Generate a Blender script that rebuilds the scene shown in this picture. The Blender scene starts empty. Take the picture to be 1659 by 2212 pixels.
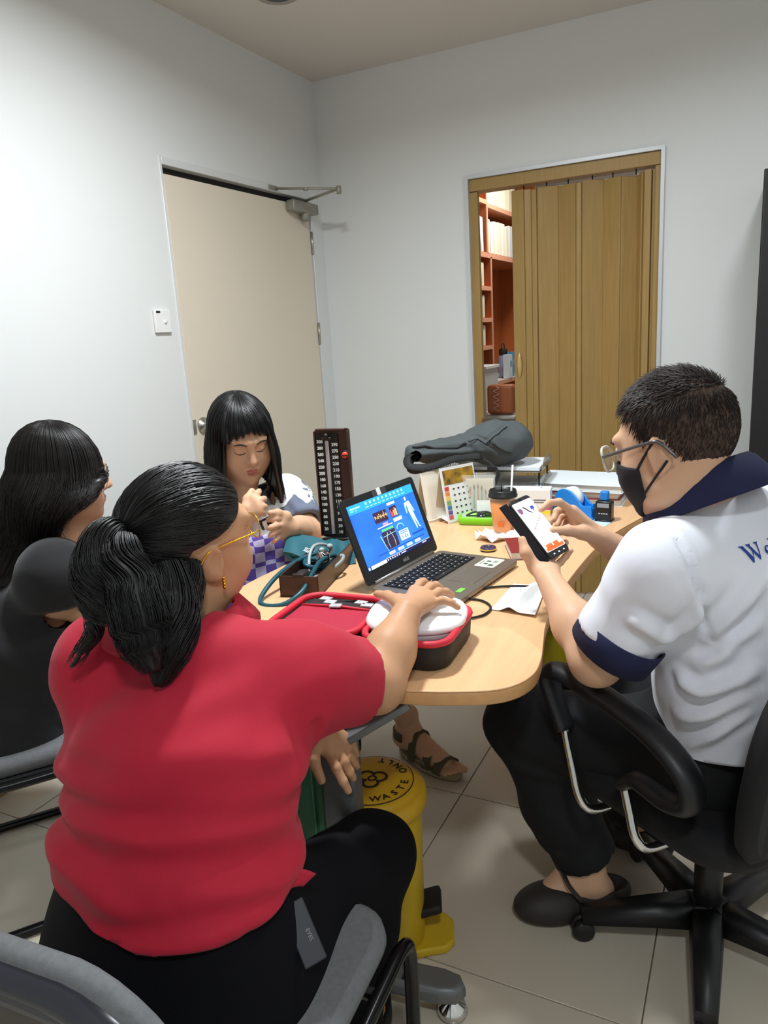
import bpy, bmesh, math, random
import numpy as np
from math import pi, sin, cos, radians
from mathutils import Vector, Matrix
from mathutils.bvhtree import BVHTree

S = bpy.context.scene
COL = S.collection
rnd = random.Random(7)

# ---------------------------------------------------------------- camera
cam = bpy.data.cameras.new('camera')
cam.sensor_fit = 'HORIZONTAL'; cam.sensor_width = 36.0
cam.lens = 36.0 * 1602.6 / 1659.0
cam.clip_start = 0.02
camo = bpy.data.objects.new('camera', cam); COL.objects.link(camo)
camo.location = (2.125, -3.664, 1.371)
camo.rotation_euler = (radians(76.56), radians(3.445), radians(26.135))
S.camera = camo

# ---------------------------------------------------------------- world, lights, exposure
w = bpy.data.worlds.new('world'); S.world = w; w.use_nodes = True
w.node_tree.nodes['Background'].inputs[0].default_value = (0.9, 0.95, 1, 1)
w.node_tree.nodes['Background'].inputs[1].default_value = 0.25
S.view_settings.view_transform = 'Standard'; S.view_settings.look = 'None'
S.view_settings.gamma = 1.0; S.view_settings.use_curve_mapping = False
S.view_settings.exposure = 0.27

def area(name, loc, size, power, col=(1, .97, .93), shape='DISK', spread=180):
    l = bpy.data.lights.new(name, 'AREA'); l.shape = shape; l.size = size; l.energy = power; l.color = col
    l.spread = radians(spread)
    o = bpy.data.objects.new(name, l); COL.objects.link(o); o.location = loc
    return o
# recessed ceiling lamps of the room (their fixtures are built with the ceiling)
LAMPS = [(1.15, -2.05), (2.35, -1.35), (2.45, -3.95)]
area('ceiling_lamp_light', (1.15, -2.05, 2.635), 0.22, 36, (0.91, 0.97, 1.0), spread=166)
area('ceiling_lamp_light', (2.35, -1.35, 2.635), 0.22, 11, (0.91, 0.97, 1.0), spread=166)
area('ceiling_lamp_light', (2.45, -3.95, 2.635), 0.22, 15, (0.91, 0.97, 1.0), spread=166)
area('back_room_light', (0.95, 1.25, 2.60), 0.35, 17, (1, .97, .93))

# ---------------------------------------------------------------- helpers
def lin(c):
    return tuple((x / 255 / 12.92 if x / 255 <= .04045 else ((x / 255 + .055) / 1.055) ** 2.4) for x in c)

MATS = {}
def M(name, rgb=(200, 200, 200), rough=.5, metal=0, bump=None, var=None, spec=.5, stretch=(1, 1, 1), trans=0,
      ior=1.45, emis=None, coat=0, sheen=0, sss=0, alpha=1, second=None, aniso=0):
    """principled node material; bump=(scale,strength,distance); var=(scale,amount); second = other colour mixed by the noise"""
    if name in MATS: return MATS[name]
    m = bpy.data.materials.new(name); m.use_nodes = True; nt = m.node_tree; b = nt.nodes['Principled BSDF']
    L = nt.links.new
    c = lin(rgb) + (1,)
    b.inputs['Base Color'].default_value = c
    b.inputs['Roughness'].default_value = rough; b.inputs['Metallic'].default_value = metal
    b.inputs['Specular IOR Level'].default_value = spec
    b.inputs['Transmission Weight'].default_value = trans; b.inputs['IOR'].default_value = ior
    b.inputs['Coat Weight'].default_value = coat; b.inputs['Sheen Weight'].default_value = sheen
    b.inputs['Alpha'].default_value = alpha
    b.inputs['Anisotropic'].default_value = aniso
    if sss:
        b.inputs['Subsurface Weight'].default_value = sss
        b.inputs['Subsurface Radius'].default_value = (.012, .005, .003); b.inputs['Subsurface Scale'].default_value = 1
    if emis:
        b.inputs['Emission Color'].default_value = c; b.inputs['Emission Strength'].default_value = emis
    if bump or var:
        tc = nt.nodes.new('ShaderNodeTexCoord'); mp = nt.nodes.new('ShaderNodeMapping')
        mp.inputs['Scale'].default_value = stretch; L(tc.outputs['Object'], mp.inputs[0])
    if var:
        n = nt.nodes.new('ShaderNodeTexNoise'); n.inputs['Scale'].default_value = var[0]; n.inputs['Detail'].default_value = 6
        L(mp.outputs[0], n.inputs['Vector'])
        mx = nt.nodes.new('ShaderNodeMix'); mx.data_type = 'RGBA'
        r = nt.nodes.new('ShaderNodeValToRGB'); r.color_ramp.elements[0].position = .3; r.color_ramp.elements[1].position = .7
        L(n.outputs['Fac'], r.inputs[0]); L(r.outputs[0], mx.inputs['Factor'])
        mx.inputs[6].default_value = c
        c2 = lin(second) + (1,) if second else tuple(x * (1 - var[1]) for x in c[:3]) + (1,)
        mx.inputs[7].default_value = c2
        L(mx.outputs[2], b.inputs['Base Color'])
        if emis: L(mx.outputs[2], b.inputs['Emission Color'])
    if bump:
        n = nt.nodes.new('ShaderNodeTexNoise'); n.inputs['Scale'].default_value = bump[0]; n.inputs['Detail'].default_value = 3
        L(mp.outputs[0], n.inputs['Vector'])
        bp = nt.nodes.new('ShaderNodeBump'); bp.inputs['Strength'].default_value = bump[1]
        bp.inputs['Distance'].default_value = bump[2] if len(bump) > 2 else .002
        L(n.outputs['Fac'], bp.inputs['Height']); L(bp.outputs[0], b.inputs['Normal'])
    MATS[name] = m
    return m

def wm(o):
    m = o.matrix_basis.copy()
    while o.parent:
        o = o.parent; m = o.matrix_basis @ m
    return m

def tag(o, label=None, cat=None, group=None, kind=None):
    if label: o['label'] = label
    if cat: o['category'] = cat
    if group: o['group'] = group
    if kind: o['kind'] = kind
    return o

def thing(name, loc, label, cat, rz=0, group=None, kind=None):
    o = bpy.data.objects.new(name, None); COL.objects.link(o)
    o.empty_display_size = .05
    o.location = loc; o.rotation_euler = (0, 0, rz)
    o.matrix_basis  # noqa
    return tag(o, label, cat, group, kind)

def link(name, me, mat, parent=None, world=False):
    o = bpy.data.objects.new(name, me); COL.objects.link(o)
    if mat is not None:
        me.materials.clear()
        for mm in (mat if isinstance(mat, (list, tuple)) else [mat]): me.materials.append(mm)
    if parent is not None:
        if world: me.transform(wm(parent).inverted())
        o.parent = parent
    return o

def T(x=0, y=0, z=0): return Matrix.Translation((x, y, z))
def RX(a): return Matrix.Rotation(radians(a), 4, 'X')
def RY(a): return Matrix.Rotation(radians(a), 4, 'Y')
def RZ(a): return Matrix.Rotation(radians(a), 4, 'Z')
def frame(o, x, y, z=None):
    """matrix with origin o and (orthonormalised) axes x, y"""
    x = Vector(x).normalized(); y = Vector(y); y = (y - x * y.dot(x)).normalized(); z = x.cross(y)
    m = Matrix.Identity(4)
    for i in range(3): m[i][0], m[i][1], m[i][2], m[i][3] = x[i], y[i], z[i], o[i]
    return m
def V(*a): return Vector(a if len(a) > 1 else a[0])

class MB:
    def __init__(s): s.bm = bmesh.new()
    def _new(s, verts, M_):
        if M_ is not None:
            for v in verts: v.co = M_ @ v.co
    def poly(s, pts, faces, M_=None, smooth=False):
        vs = [s.bm.verts.new(p) for p in pts]
        for f in faces:
            try:
                fc = s.bm.faces.new([vs[i] for i in f]); fc.smooth = smooth
            except ValueError: pass
        s._new(vs, M_); return s
    def box(s, c, size, M_=None, bev=0, seg=2):
        t = bmesh.new(); bmesh.ops.create_cube(t, size=1)
        for v in t.verts: v.co = Vector((v.co.x * size[0], v.co.y * size[1], v.co.z * size[2]))
        if bev: bmesh.ops.bevel(t, geom=t.edges[:], offset=bev, segments=seg, affect='EDGES', profile=.5, clamp_overlap=True)
        for v in t.verts: v.co += Vector(c)
        return s.add(t, M_, bool(bev), True)
    def add(s, t, M_=None, smooth=False, flat_main=False):
        mp = {}
        if flat_main: t.normal_update()
        for v in t.verts: mp[v] = s.bm.verts.new(M_ @ v.co if M_ is not None else v.co)
        for f in t.faces:
            try:
                n = s.bm.faces.new([mp[v] for v in f.verts])
                n.smooth = smooth and not (flat_main and max(abs(c) for c in f.normal) > .999)
            except ValueError: pass
        t.free(); return s
    def tube(s, path, r, n=8, M_=None, closed=False, cap=True, flat=1.0):
        path = [Vector(p) for p in path]; k = len(path)
        rs = r if isinstance(r, (list, tuple)) else [r] * k
        rings = []; up = None
        for i, p in enumerate(path):
            a = path[i - 1] if i or closed else p; b = path[(i + 1) % k] if i < k - 1 or closed else p
            t = (b - a).normalized() if (b - a).length > 1e-9 else Vector((0, 0, 1))
            if up is None:
                up = Vector((0, 0, 1)) if abs(t.z) < .9 else Vector((1, 0, 0))
            x = (up - t * up.dot(t)).normalized(); y = t.cross(x); up = x
            rings.append([s.bm.verts.new(p + (x * cos(2 * pi * j / n) * flat + y * sin(2 * pi * j / n)) * rs[i]) for j in range(n)])
        for i in range(k if closed else k - 1):
            A, B = rings[i], rings[(i + 1) % k]
            for j in range(n):
                f = s.bm.faces.new((A[j], A[(j + 1) % n], B[(j + 1) % n], B[j])); f.smooth = True
        if cap and not closed:
            s.bm.faces.new(rings[0][::-1]); s.bm.faces.new(rings[-1])
        s._new([v for R_ in rings for v in R_], M_); return s
    def lathe(s, prof, n=24, M_=None, smooth=True, ang=2 * pi):
        full = abs(ang - 2 * pi) < 1e-6; rings = []
        for (r, z) in prof:
            if r < 1e-6: rings.append([s.bm.verts.new((0, 0, z))])
            else: rings.append([s.bm.verts.new((r * cos(ang * j / n), r * sin(ang * j / n), z)) for j in range(n if full else n + 1)])
        for A, B in zip(rings, rings[1:]):
            for j in range(n):
                j2 = (j + 1) % n if full else j + 1
                if len(A) == 1 and len(B) == 1: continue
                if len(A) == 1: vs = (A[0], B[j2], B[j])
                elif len(B) == 1: vs = (A[j], A[j2], B[0])
                else: vs = (A[j], A[j2], B[j2], B[j])
                f = s.bm.faces.new(vs); f.smooth = smooth
        s._new([v for R_ in rings for v in R_], M_); return s
    def prism(s, poly, z0, z1, M_=None, bev=0, seg=2, smooth=False):
        t = bmesh.new(); n = len(poly)
        lo = [t.verts.new((p[0], p[1], z0)) for p in poly]; hi = [t.verts.new((p[0], p[1], z1)) for p in poly]
        t.faces.new(lo[::-1]); t.faces.new(hi)
        for i in range(n): t.faces.new((lo[i], lo[(i + 1) % n], hi[(i + 1) % n], hi[i]))
        bmesh.ops.recalc_face_normals(t, faces=t.faces[:])
        if bev:
            es = [e for e in t.edges if abs(e.verts[0].co.z - e.verts[1].co.z) < 1e-9]
            bmesh.ops.bevel(t, geom=es, offset=bev, segments=seg, affect='EDGES', profile=.5, clamp_overlap=True)
        return s.add(t, M_, smooth or bool(bev), True)
    def loft(s, rings, M_=None, cap=True, smooth=True):
        R_ = [[s.bm.verts.new(p) for p in r] for r in rings]; n = len(R_[0])
        for A, B in zip(R_, R_[1:]):
            for j in range(n):
                f = s.bm.faces.new((A[j], A[(j + 1) % n], B[(j + 1) % n], B[j])); f.smooth = smooth
        if cap: s.bm.faces.new(R_[0][::-1]); s.bm.faces.new(R_[-1])
        s._new([v for r in R_ for v in r], M_); return s
    def grid(s, fn, nu, nv, M_=None, smooth=True):
        g = [[s.bm.verts.new(fn(i / nu, j / nv)) for j in range(nv + 1)] for i in range(nu + 1)]
        for i in range(nu):
            for j in range(nv):
                f = s.bm.faces.new((g[i][j], g[i + 1][j], g[i + 1][j + 1], g[i][j + 1])); f.smooth = smooth
        s._new([v for r in g for v in r], M_); return s
    def sphere(s, c, r, n=12, M_=None, sc=(1, 1, 1)):
        t = bmesh.new(); bmesh.ops.create_uvsphere(t, u_segments=n, v_segments=max(6, n * 2 // 3), radius=r)
        for v in t.verts: v.co = Vector((v.co.x * sc[0] + c[0], v.co.y * sc[1] + c[1], v.co.z * sc[2] + c[2]))
        return s.add(t, M_, True)
    def mesh(s, name, fix=True):
        if fix: bmesh.ops.recalc_face_normals(s.bm, faces=s.bm.faces[:])
        me = bpy.data.meshes.new(name); s.bm.to_mesh(me); s.bm.free(); return me
    def build(s, name, mat, parent=None, world=False, fix=True):
        return link(name, s.mesh(name, fix), mat, parent, world)

def rrect(w, h, r, n=5, cx=0, cy=0):
    """rounded rectangle outline, w by h"""
    out = []
    for sx, sy, a0 in ((1, -1, -90), (1, 1, 0), (-1, 1, 90), (-1, -1, 180)):
        for i in range(n + 1):
            a = radians(a0 + 90 * i / n)
            out.append((cx + sx * (w / 2 - r) + r * cos(a), cy + sy * (h / 2 - r) + r * sin(a)))
    return out

def smooth_path(pts, sub=6, closed=False):
    pts = [Vector(p) for p in pts]; n = len(pts); out = []
    for i in range(n if closed else n - 1):
        p0 = pts[(i - 1) % n] if closed or i else pts[0]; p1 = pts[i]; p2 = pts[(i + 1) % n]
        p3 = pts[(i + 2) % n] if closed or i + 2 < n else pts[-1]
        for k in range(sub):
            t = k / sub
            out.append(.5 * ((2 * p1) + (p2 - p0) * t + (2 * p0 - 5 * p1 + 4 * p2 - p3) * t * t + (3 * p1 - p0 - 3 * p2 + p3) * t ** 3))
    if not closed: out.append(pts[-1])
    return out

def text_mb(txt, size, M_=None, ext=0.0, align='CENTER', mb=None, bold=0):
    """lettering as mesh, centred at the origin in the xy plane"""
    cu = bpy.data.curves.new('lettering', 'FONT'); cu.body = txt; cu.size = size; cu.extrude = ext
    cu.align_x = align; cu.align_y = 'CENTER'; cu.resolution_u = 3; cu.offset = bold
    o = bpy.data.objects.new('lettering', cu); COL.objects.link(o)
    dg = bpy.context.evaluated_depsgraph_get(); me = bpy.data.meshes.new_from_object(o.evaluated_get(dg))
    t = bmesh.new(); t.from_mesh(me); bpy.data.objects.remove(o); bpy.data.curves.remove(cu); bpy.data.meshes.remove(me)
    mb = mb or MB(); mb.add(t, M_); return mb

def copy_tree(o, loc=None, rz=None, parent=None):
    c = o.copy(); COL.objects.link(c)
    if parent is not None: c.parent = parent
    if loc is not None: c.location = loc
    if rz is not None: c.rotation_euler = (0, 0, rz)
    for ch in list(o.children): copy_tree(ch, parent=c)
    return c

def ring_label(txt, radius, size, M_, a0, step, mb):
    """letters standing around a circle, tops outward"""
    for i, ch in enumerate(txt):
        if ch == ' ': continue
        a = a0 + step * i
        text_mb(ch, size, M_ @ RZ(a) @ T(0, radius, 0), mb=mb, bold=.0006)

# ---------------------------------------------------------------- the room
H = 2.654; X1 = 3.35; Y0 = -5.0
wallm = M('wall_paint', (224, 226, 225), .75, bump=(180, .12, .001))
ceilm = M('ceiling_paint', (212, 206, 199), .85, bump=(150, .1, .001))
groutm = M('grout', (120, 110, 98), .8)
tilem = M('porcelain_tile', (205, 195, 178), .22, var=(2.5, .06), spec=.45, bump=(400, .03, .0005))

def struct(name, mb, mat, parent=None):
    o = mb.build(name, mat, parent); o['kind'] = 'structure'; return o

mb = MB(); mb.box(((X1) / 2, (Y0 + 3) / 2, -.055), (X1 + .4, 3 - Y0 + .2, .1)); floor = struct('floor', mb, groutm)
full = None
xs = [.183 + .6 * k for k in range(-1, 7)]; ys = [-1.8055 + .6 * k for k in range(-6, 9)]
for a in xs:
    for b in ys:
        x0, x1 = max(a, 0) + .0014, min(a + .6, X1) - .0014; y0, y1 = max(b, Y0) + .0014, min(b + .6, 3) - .0014
        if x1 - x0 < .02 or y1 - y0 < .02: continue
        isfull = x1 - x0 > .596 and y1 - y0 > .596
        if isfull and full is not None:
            o = bpy.data.objects.new('tile', full); COL.objects.link(o); o.parent = floor
        else:
            mb = MB(); mb.box((0, 0, -.004), (x1 - x0, y1 - y0, .008), bev=.0012, seg=1)
            o = mb.build('tile', tilem, floor)
            if isfull: full = o.data
        o.location = ((x0 + x1) / 2, (y0 + y1) / 2, 0)

struct('ceiling', MB().box((X1 / 2, (Y0 + 3) / 2, H + .05), (X1 + .4, 3 - Y0 + .2, .1)), ceilm)
# left wall with the opening of the white door
DY0, DY1, DH = -1.233, -0.109, 2.10
mb = MB()
mb.box((-.06, (Y0 + DY0 + .012) / 2, H / 2), (.12, DY0 + .012 - Y0, H)); mb.box((-.06, (DY1 - .012 + .06) / 2, H / 2), (.12, .06 - DY1 + .012, H))
mb.box((-.06, (DY0 + DY1) / 2, (H + DH - .012) / 2), (.12, DY1 - DY0 - .024, H - DH + .012)); struct('wall_left', mb, wallm)
# back wall with the opening of the folding door
FX0, FX1, FH = .8143, 1.7256, 2.089
mb = MB()
mb.box(((FX0 + .012) / 2, .06, H / 2), (FX0 + .012, .12, H)); mb.box(((FX1 - .012 + X1) / 2, .06, H / 2), (X1 - FX1 + .012, .12, H))
mb.box(((FX0 + FX1) / 2, .06, (H + FH - .012) / 2), (FX1 - FX0 - .024, .12, H - FH + .012)); struct('wall_back', mb, wallm)
struct('wall_right', MB().box((X1 + .06, (Y0 + 3) / 2, H / 2), (.12, 3 - Y0, H)), wallm)
struct('wall_front', MB().box((X1 / 2, Y0 - .06, H / 2), (X1, .12, H)), wallm)
struct('wall_back_room_side', MB().box((.14, 1.56, H / 2), (.08, 2.88, H)), wallm)
struct('wall_back_room_end', MB().box((X1 / 2, 3.04, H / 2), (X1, .08, H)), wallm)
skirt = M('skirting_wood', (196, 160, 92), .45, var=(8, .25), stretch=(1, .1, 1))
struct('baseboard_left', MB().box((.006, (Y0 + DY0 - .02) / 2, .045), (.012, DY0 - .02 - Y0, .09), bev=.002), skirt)

# ---- white door with closer, knob, hinges
framem = M('door_frame_metal', (222, 224, 224), .4, .1)
blackgap = M('matte_black', (28, 27, 25), .7)  # plain black, also colours in the dark of the door gap
leafm = M('door_leaf', (226, 215, 196), .45, var=(1.2, .03))
steel = M('brushed_steel', (190, 188, 180), .28, .9)
door = thing('door_1', (0, DY0, 0), 'plain cream door with round steel knob in the left wall', None, kind='structure')
del door['label']
mb = MB(); t = .016
mb.box((-.05, DY0 + t / 2, DH / 2), (.11, t, DH), bev=.003); mb.box((-.05, DY1 - t / 2, DH / 2), (.11, t, DH), bev=.003); t = .030
mb.box((-.05, (DY0 + DY1) / 2, DH - t / 2), (.11, DY1 - DY0 - .0324, t), bev=.003); mb.build('frame', framem, door, True)
mb = MB()
mb.box((-.045, (DY0 + DY1) / 2, DH / 2 - .01), (.02, DY1 - DY0 - .034, DH - .032)); mb.build('gap_dark', blackgap, door, True)  # black sheet behind the leaf paints the dark of the gap around it
lf = MB().box((-.022, (DY0 + DY1) / 2, DH / 2 - .024), (.04, DY1 - DY0 - .048, DH - .076), bev=.002).build('leaf', leafm, door, True)
mb = MB().box((-.002, -.60, DH - .016), (.012, .98, .012), bev=.002); mb.build('head_gap_dark', blackgap, door, True)  # black strip painted in for the dark gap line at the head
kn = MB().lathe([(0, 0), (.034, 0), (.034, .006), (.016, .012), (.014, .03), (.026, .042), (.03, .055), (.026, .066), (0, .07)], 24, T(0, -1.150, 1.04) @ RY(90)).build('knob', steel, door, True)
MB().box((0, -1.206, 1.04), (.006, .022, .06), bev=.001).build('latch_plate', steel, door, True)
for z in (1.86, 1.40, .30):
    hg = MB().tube([(.004, DY1 - .020, z - .055), (.004, DY1 - .020, z + .055)], .007, 10)
    for dz in (-.022, .0, .022): hg.tube([(.004, DY1 - .020, z + dz - .001), (.004, DY1 - .020, z + dz + .001)], .0085, 10)
    hg.build('hinge', steel, door, True)
clm = M('closer_paint', (150, 148, 138), .45, .3)
cl = MB(); cl.box((.028, -.235, 2.018), (.05, .235, .052), bev=.008); cl.lathe([(0, -.045), (.02, -.045), (.024, -.03), (.024, 0)], 16, T(.03, -.22, 2.0))
cl = cl.build('closer', clm, door, True)
mb = MB(); mb.tube([(.03, -.22, 2.05), (.30, -.34, 2.058)], .007, 8); mb.tube([(.30, -.34, 2.058), (.012, -.44, 2.084)], .006, 8)
mb.tube([(.30, -.34, 2.035), (.30, -.34, 2.07)], .012, 10); mb.tube([(.16, -.39, 2.068), (.14, -.397, 2.07)], .009, 8); mb.box((.006, -.46, 2.085), (.012, .07, .02), bev=.002)
mb.build('arm', clm, cl, True)

# ---- light switch
plas = M('white_plastic', (238, 238, 236), .35)
sw = thing('wall_switch', (0.001, -1.33, 1.43), 'small white switch plate on the wall left of the cream door', 'switch')
MB().box((.007, -1.327, 1.475), (.012, .088, .088), bev=.003).build('plate', plas, sw, True)
MB().lathe([(0, .006), (.007, .005), (.008, 0)], 14, T(.013, -1.318, 1.473) @ RY(90)).build('button', plas, sw, True)
MB().box((.0135, -1.352, 1.511), (.001, .022, .008)).build('sticker', M('print_black', (22, 22, 24), .6), sw, True)

# ---- ceiling downlights
ringm = M('lamp_ring', (168, 160, 150), .4, .2); lensm = M('lamp_lens_off', (86, 88, 98), .2, .6)
def downlight(x, y, lit, label):
    d = thing('downlight', (x, y, H), label, 'ceiling light', group=None if not lit else 'lit ceiling downlights')
    MB().lathe([(.058, .0), (.080, -.004), (.084, -.002), (.084, 0)], 32, T(x, y, H)).build('ring', ringm, d, True)
    MB().lathe([(0, -.001), (.058, -.002)], 32, T(x, y, H)).build('lens', lensm if not lit else M('lamp_glow', (255, 250, 240), emis=6), d, True)
downlight(.415, -.925, False, 'round recessed downlight with dark lens in the ceiling corner')
for (x, y) in LAMPS: downlight(x, y, True, 'lit round recessed downlight overhead, out of view')

# ---- folding door
woodf = M('folding_door_vinyl', (170, 138, 82), .42, var=(14, .16), stretch=(6, 6, .35), bump=(60, .08, .001), spec=.4)
dark = M('deep_shadow_brown', (70, 48, 26), .6)
alu = M('door_trim_aluminium', (205, 208, 210), .4, .25)
fd = thing('door_2', (FX0, 0, 0), 'x', None, kind='structure'); del fd['label']
mb = MB(); t = .016
mb.box((FX0 + t / 2, .0, FH / 2), (t, .03, FH)); mb.box((FX1 - t / 2, 0, FH / 2), (t, .03, FH)); mb.box(((FX0 + FX1) / 2, 0, FH - t / 2), (FX1 - FX0 - 2 * t - .0004, .03, t))
mb.build('trim', alu, fd, True)
mb = MB(); jx = .05
mb.box((FX0 + t + jx / 2 - .006, .020, (FH - t - .058) / 2), (jx - .008, .03, FH - t - .058), bev=.003); mb.box((FX1 - t - .0125, .045, (FH - t - .058) / 2), (.024, .088, FH - t - .058), bev=.003)
mb.build('jamb', woodf, fd, True)
MB().box(((FX0 + FX1) / 2, .045, FH - t - .028), (FX1 - FX0 - 2 * t, .09, .056), bev=.003).build('track', woodf, fd, True)
px = [1.032, 1.096, 1.130, 1.157, 1.250, 1.341, 1.367, 1.456, 1.540, 1.609, 1.635]
py = [.030, .022, .026, .024, .058, .018, .018, .062, .020, .066, .024]
ztop = 2.000
for i in range(len(px) - 1):
    a, b = Vector((px[i], py[i], 0)), Vector((px[i + 1], py[i + 1], 0)); L_ = (b - a).length
    th = .010 if L_ > .05 else .016
    Mx = T(*a) @ RZ(math.degrees(math.atan2((b - a).y, (b - a).x)))
    MB().box((L_ / 2, 0, (ztop - .004 * (i % 3)) / 2 + .006), (L_ - .002, th, ztop - .012 - .004 * (i % 3)), Mx, bev=.003).build('panel', woodf, fd, True)
for x, y in ((1.655, .03), (1.682, .03)):
    MB().box((x, y, 1.01), (.018 if x > 1.67 else .030, .05 if x < 1.67 else .03, 1.99), bev=.003).build('panel', woodf, fd, True)
for x in (1.09, 1.20, 1.30, 1.41, 1.50, 1.60): MB().tube([(x, .04, 1.995), (x, .04, 2.03)], .003, 6).build('hanger', blackgap, fd, True)
hd = MB().loft([[(1.062 + sx * w_, -.002 - d_, 1.182 + z_) for sx, d_ in ((-1, 0), (-.6, h_), (.6, h_), (1, 0))] for z_, w_, h_ in
     ((-.065, .001, 0), (-.05, .008, .006), (-.025, .013, .010), (0, .015, .012), (.025, .013, .010), (.05, .008, .006), (.065, .001, 0))], cap=False)
hd = hd.build('handle', M('handle_vinyl', (196, 164, 108), .25), fd, True); hd.location = (0, .02, 0)
MB().box((.872, -.004, .905), (.016, .012, .032), bev=.002).build('strike_plate', M('strike_brown', (128, 92, 66), .4, .4), fd, True)

# ---- things in the back room seen through the slit
sh = M('bookcase_laminate', (196, 112, 62), .4, var=(7, .18), stretch=(1, 4, .4)); shl = M('bookcase_edge', (226, 160, 128), .45)
bc = thing('bookcase', (.35, 1.3, 0), 'orange brown open bookcase seen through the folding door gap', 'bookcase')
XF, XB = .5, .2
ya, yb, yc = .35, 1.275, 2.5; ylow = 1.335
def shelf(name, y0, y1, z, th=.025, mat=sh):
    o = MB().box(((XF + XB) / 2 - .004, (y0 + y1) / 2, z), (XF - XB - .008, y1 - y0, th)).build(name, mat, bc, True)
    MB().box((XF - .003, (y0 + y1) / 2, z), (.006, y1 - y0, th + .002)).build('edge_band', shl, o, True)
MB().box((XB - .008, (ya + yc) / 2, 1.3), (.012, yc - ya, 2.6)).build('back_panel', sh, bc, True)
for y, z0, z1 in ((ya, 0, 2.6), (yb, 1.85, 2.6), (ylow, .0, 1.83), (yc, 0, 2.6)):
    o = MB().box(((XF + XB) / 2 - .0045, y, (z0 + z1) / 2), (XF - XB - .003, .022, z1 - z0)).build('upright', sh, bc, True)
    MB().box((XF - .003, y, (z0 + z1) / 2), (.006, .024, z1 - z0)).build('edge_band', shl, o, True)
shelf('shelf', ya, yb - .011, 2.165); shelf('shelf', yb + .011, yc, 2.150); shelf('shelf', ya, yc, 1.838, .03)
for z in (1.628, 1.425, 1.245): shelf('shelf', ya, ylow - .011, z)
shelf('shelf', ylow + .011, yc, 0.992, mat=M('counter_white', (225, 228, 228), .4))
crm = [M('file_%d' % i, c, .7) for i, c in enumerate([(240, 232, 205), (228, 220, 190), (246, 240, 224), (222, 226, 228)])]
def files(y0, y1, z, h, n, label, group):
    y = y0
    for i in range(n):
        th = (y1 - y0) / n; hh = h * rnd.uniform(.9, 1.0); tl = rnd.uniform(-5, 3)
        f = MB(); Mx = T(XF - .02 - .1, y + th / 2, z) @ RX(tl)
        f.box((0, 0, hh / 2), (.20, th * .8, hh), Mx, bev=.002); f.box((.1, 0, hh * .5), (.004, th * .6, hh * .93), Mx)
        o = f.build('paper_file', crm[rnd.randrange(4)]); tag(o, label, 'file', group); y += th
files(1.31, 1.99, 2.163, .27, 7, 'pale paper file standing on the top bookcase shelf', 'files on the top shelf')
files(1.30, 1.98, 1.854, .23, 8, 'cream paper file leaning on the second bookcase shelf', 'files on the second shelf')
files(1.06, 1.25, 1.854, .23, 3, 'narrow file left of the upper bookcase divider', 'files left of the divider')
for z, hh in ((1.641, .165), (1.438, .155), (1.258, .145)):
    files(1.08, 1.235, z, hh, 3, 'cream file on the %s shelf of the narrow left bookcase column' % {1.641: 'upper', 1.438: 'middle', 1.258: 'lowest'}[z], 'files in the left column at %.2f' % z)
wc = thing('storage_cabinet', (.72, .8, 0), 'grey white tall storage cabinet behind the folding door gap', 'cabinet')
gw = M('cabinet_grey', (212, 216, 218), .5)
MB().box((.52, .98, .56), (.16, .26, 1.12), bev=.004).build('body', gw, wc, True)
MB().box((.52, .98, 1.13), (.18, .28, .02), bev=.003).build('top', plas, wc, True)
MB().box((.604, .98, .84), (.008, .25, .03), bev=.002).build('ledge', plas, wc, True)
# bottle, cartons and bag
bx, by, bz = .42, 1.809, 1.006
bt = thing('water_bottle', (bx, by, bz), 'clear water bottle with black loop cap on the bookcase counter', 'bottle')
MB().lathe([(0, 0), (.036, 0), (.038, .01), (.038, .13), (.034, .15), (.026, .165), (.026, .17), (0, .17)], 20, T(bx, by, bz)).build('body', M('bottle_blue', (150, 176, 214), .1, alpha=.75), bt, True)
cp = MB().lathe([(.03, .165), (.031, .2), (.024, .212), (0, .212)], 18, T(bx, by, bz)).build('cap', blackgap, bt, True)
MB().tube(smooth_path([(bx, by - .026, bz + .2), (bx, by - .03, bz + .235), (bx, by, bz + .248), (bx, by + .03, bz + .235), (bx, by + .026, bz + .2)]), .004, 6).build('loop', blackgap, cp, True)
for k, (dx, dy, sz, hh, c, lb) in enumerate([(.06, -.085, .07, .17, (214, 228, 236), 'pale blue paper carton left of the water bottle'), (.02, .11, .05, .18, (70, 150, 196), 'teal and blue carton right of the water bottle'),
                             (.12, .02, .06, .075, (232, 236, 238), 'small white printed carton in front of the water bottle')]):
    c_ = thing('carton', (bx + dx, by + dy, bz), lb, 'box')
    MB().box((bx + dx, by + dy, bz + hh / 2), (.05, sz, hh), bev=.002).build('body', M('carton_%d' % k, c, .5), c_, True)
    MB().box((bx + dx + .0255, by + dy, bz + hh * .6), (.001, sz * .7, hh * .25)).build('print', M('carton_print_%d' % k, (120, 178, 205) if k != 2 else (96, 104, 112), .5), c_, True)
bgp = (0.7980, 0.5500, 0.9648)
bg = thing('handbag', (bgp[0], bgp[1], bgp[2] - .09), 'brown leather bag with pale looping script behind the gap', 'bag')
lea = M('bag_leather', (176, 104, 66), .45, var=(9, .12))
MB().box((bgp[0], bgp[1], bgp[2]), (.16, .08, .17), bev=.02, seg=3).build('body', lea, bg, True)
MB().tube(smooth_path([(bgp[0] - .02 + .018 * sin(i * 2.1) , bgp[1] - .043, bgp[2] + .075 - i * .011) for i in range(14)]), .0022, 5).build('script_print', M('script_pale', (226, 212, 190), .5), bg, True)
cc = thing('plastic_chair', (bgp[0], .62, 0), 'pale grey plastic chair back with bag on it in back room', 'chair')
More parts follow.
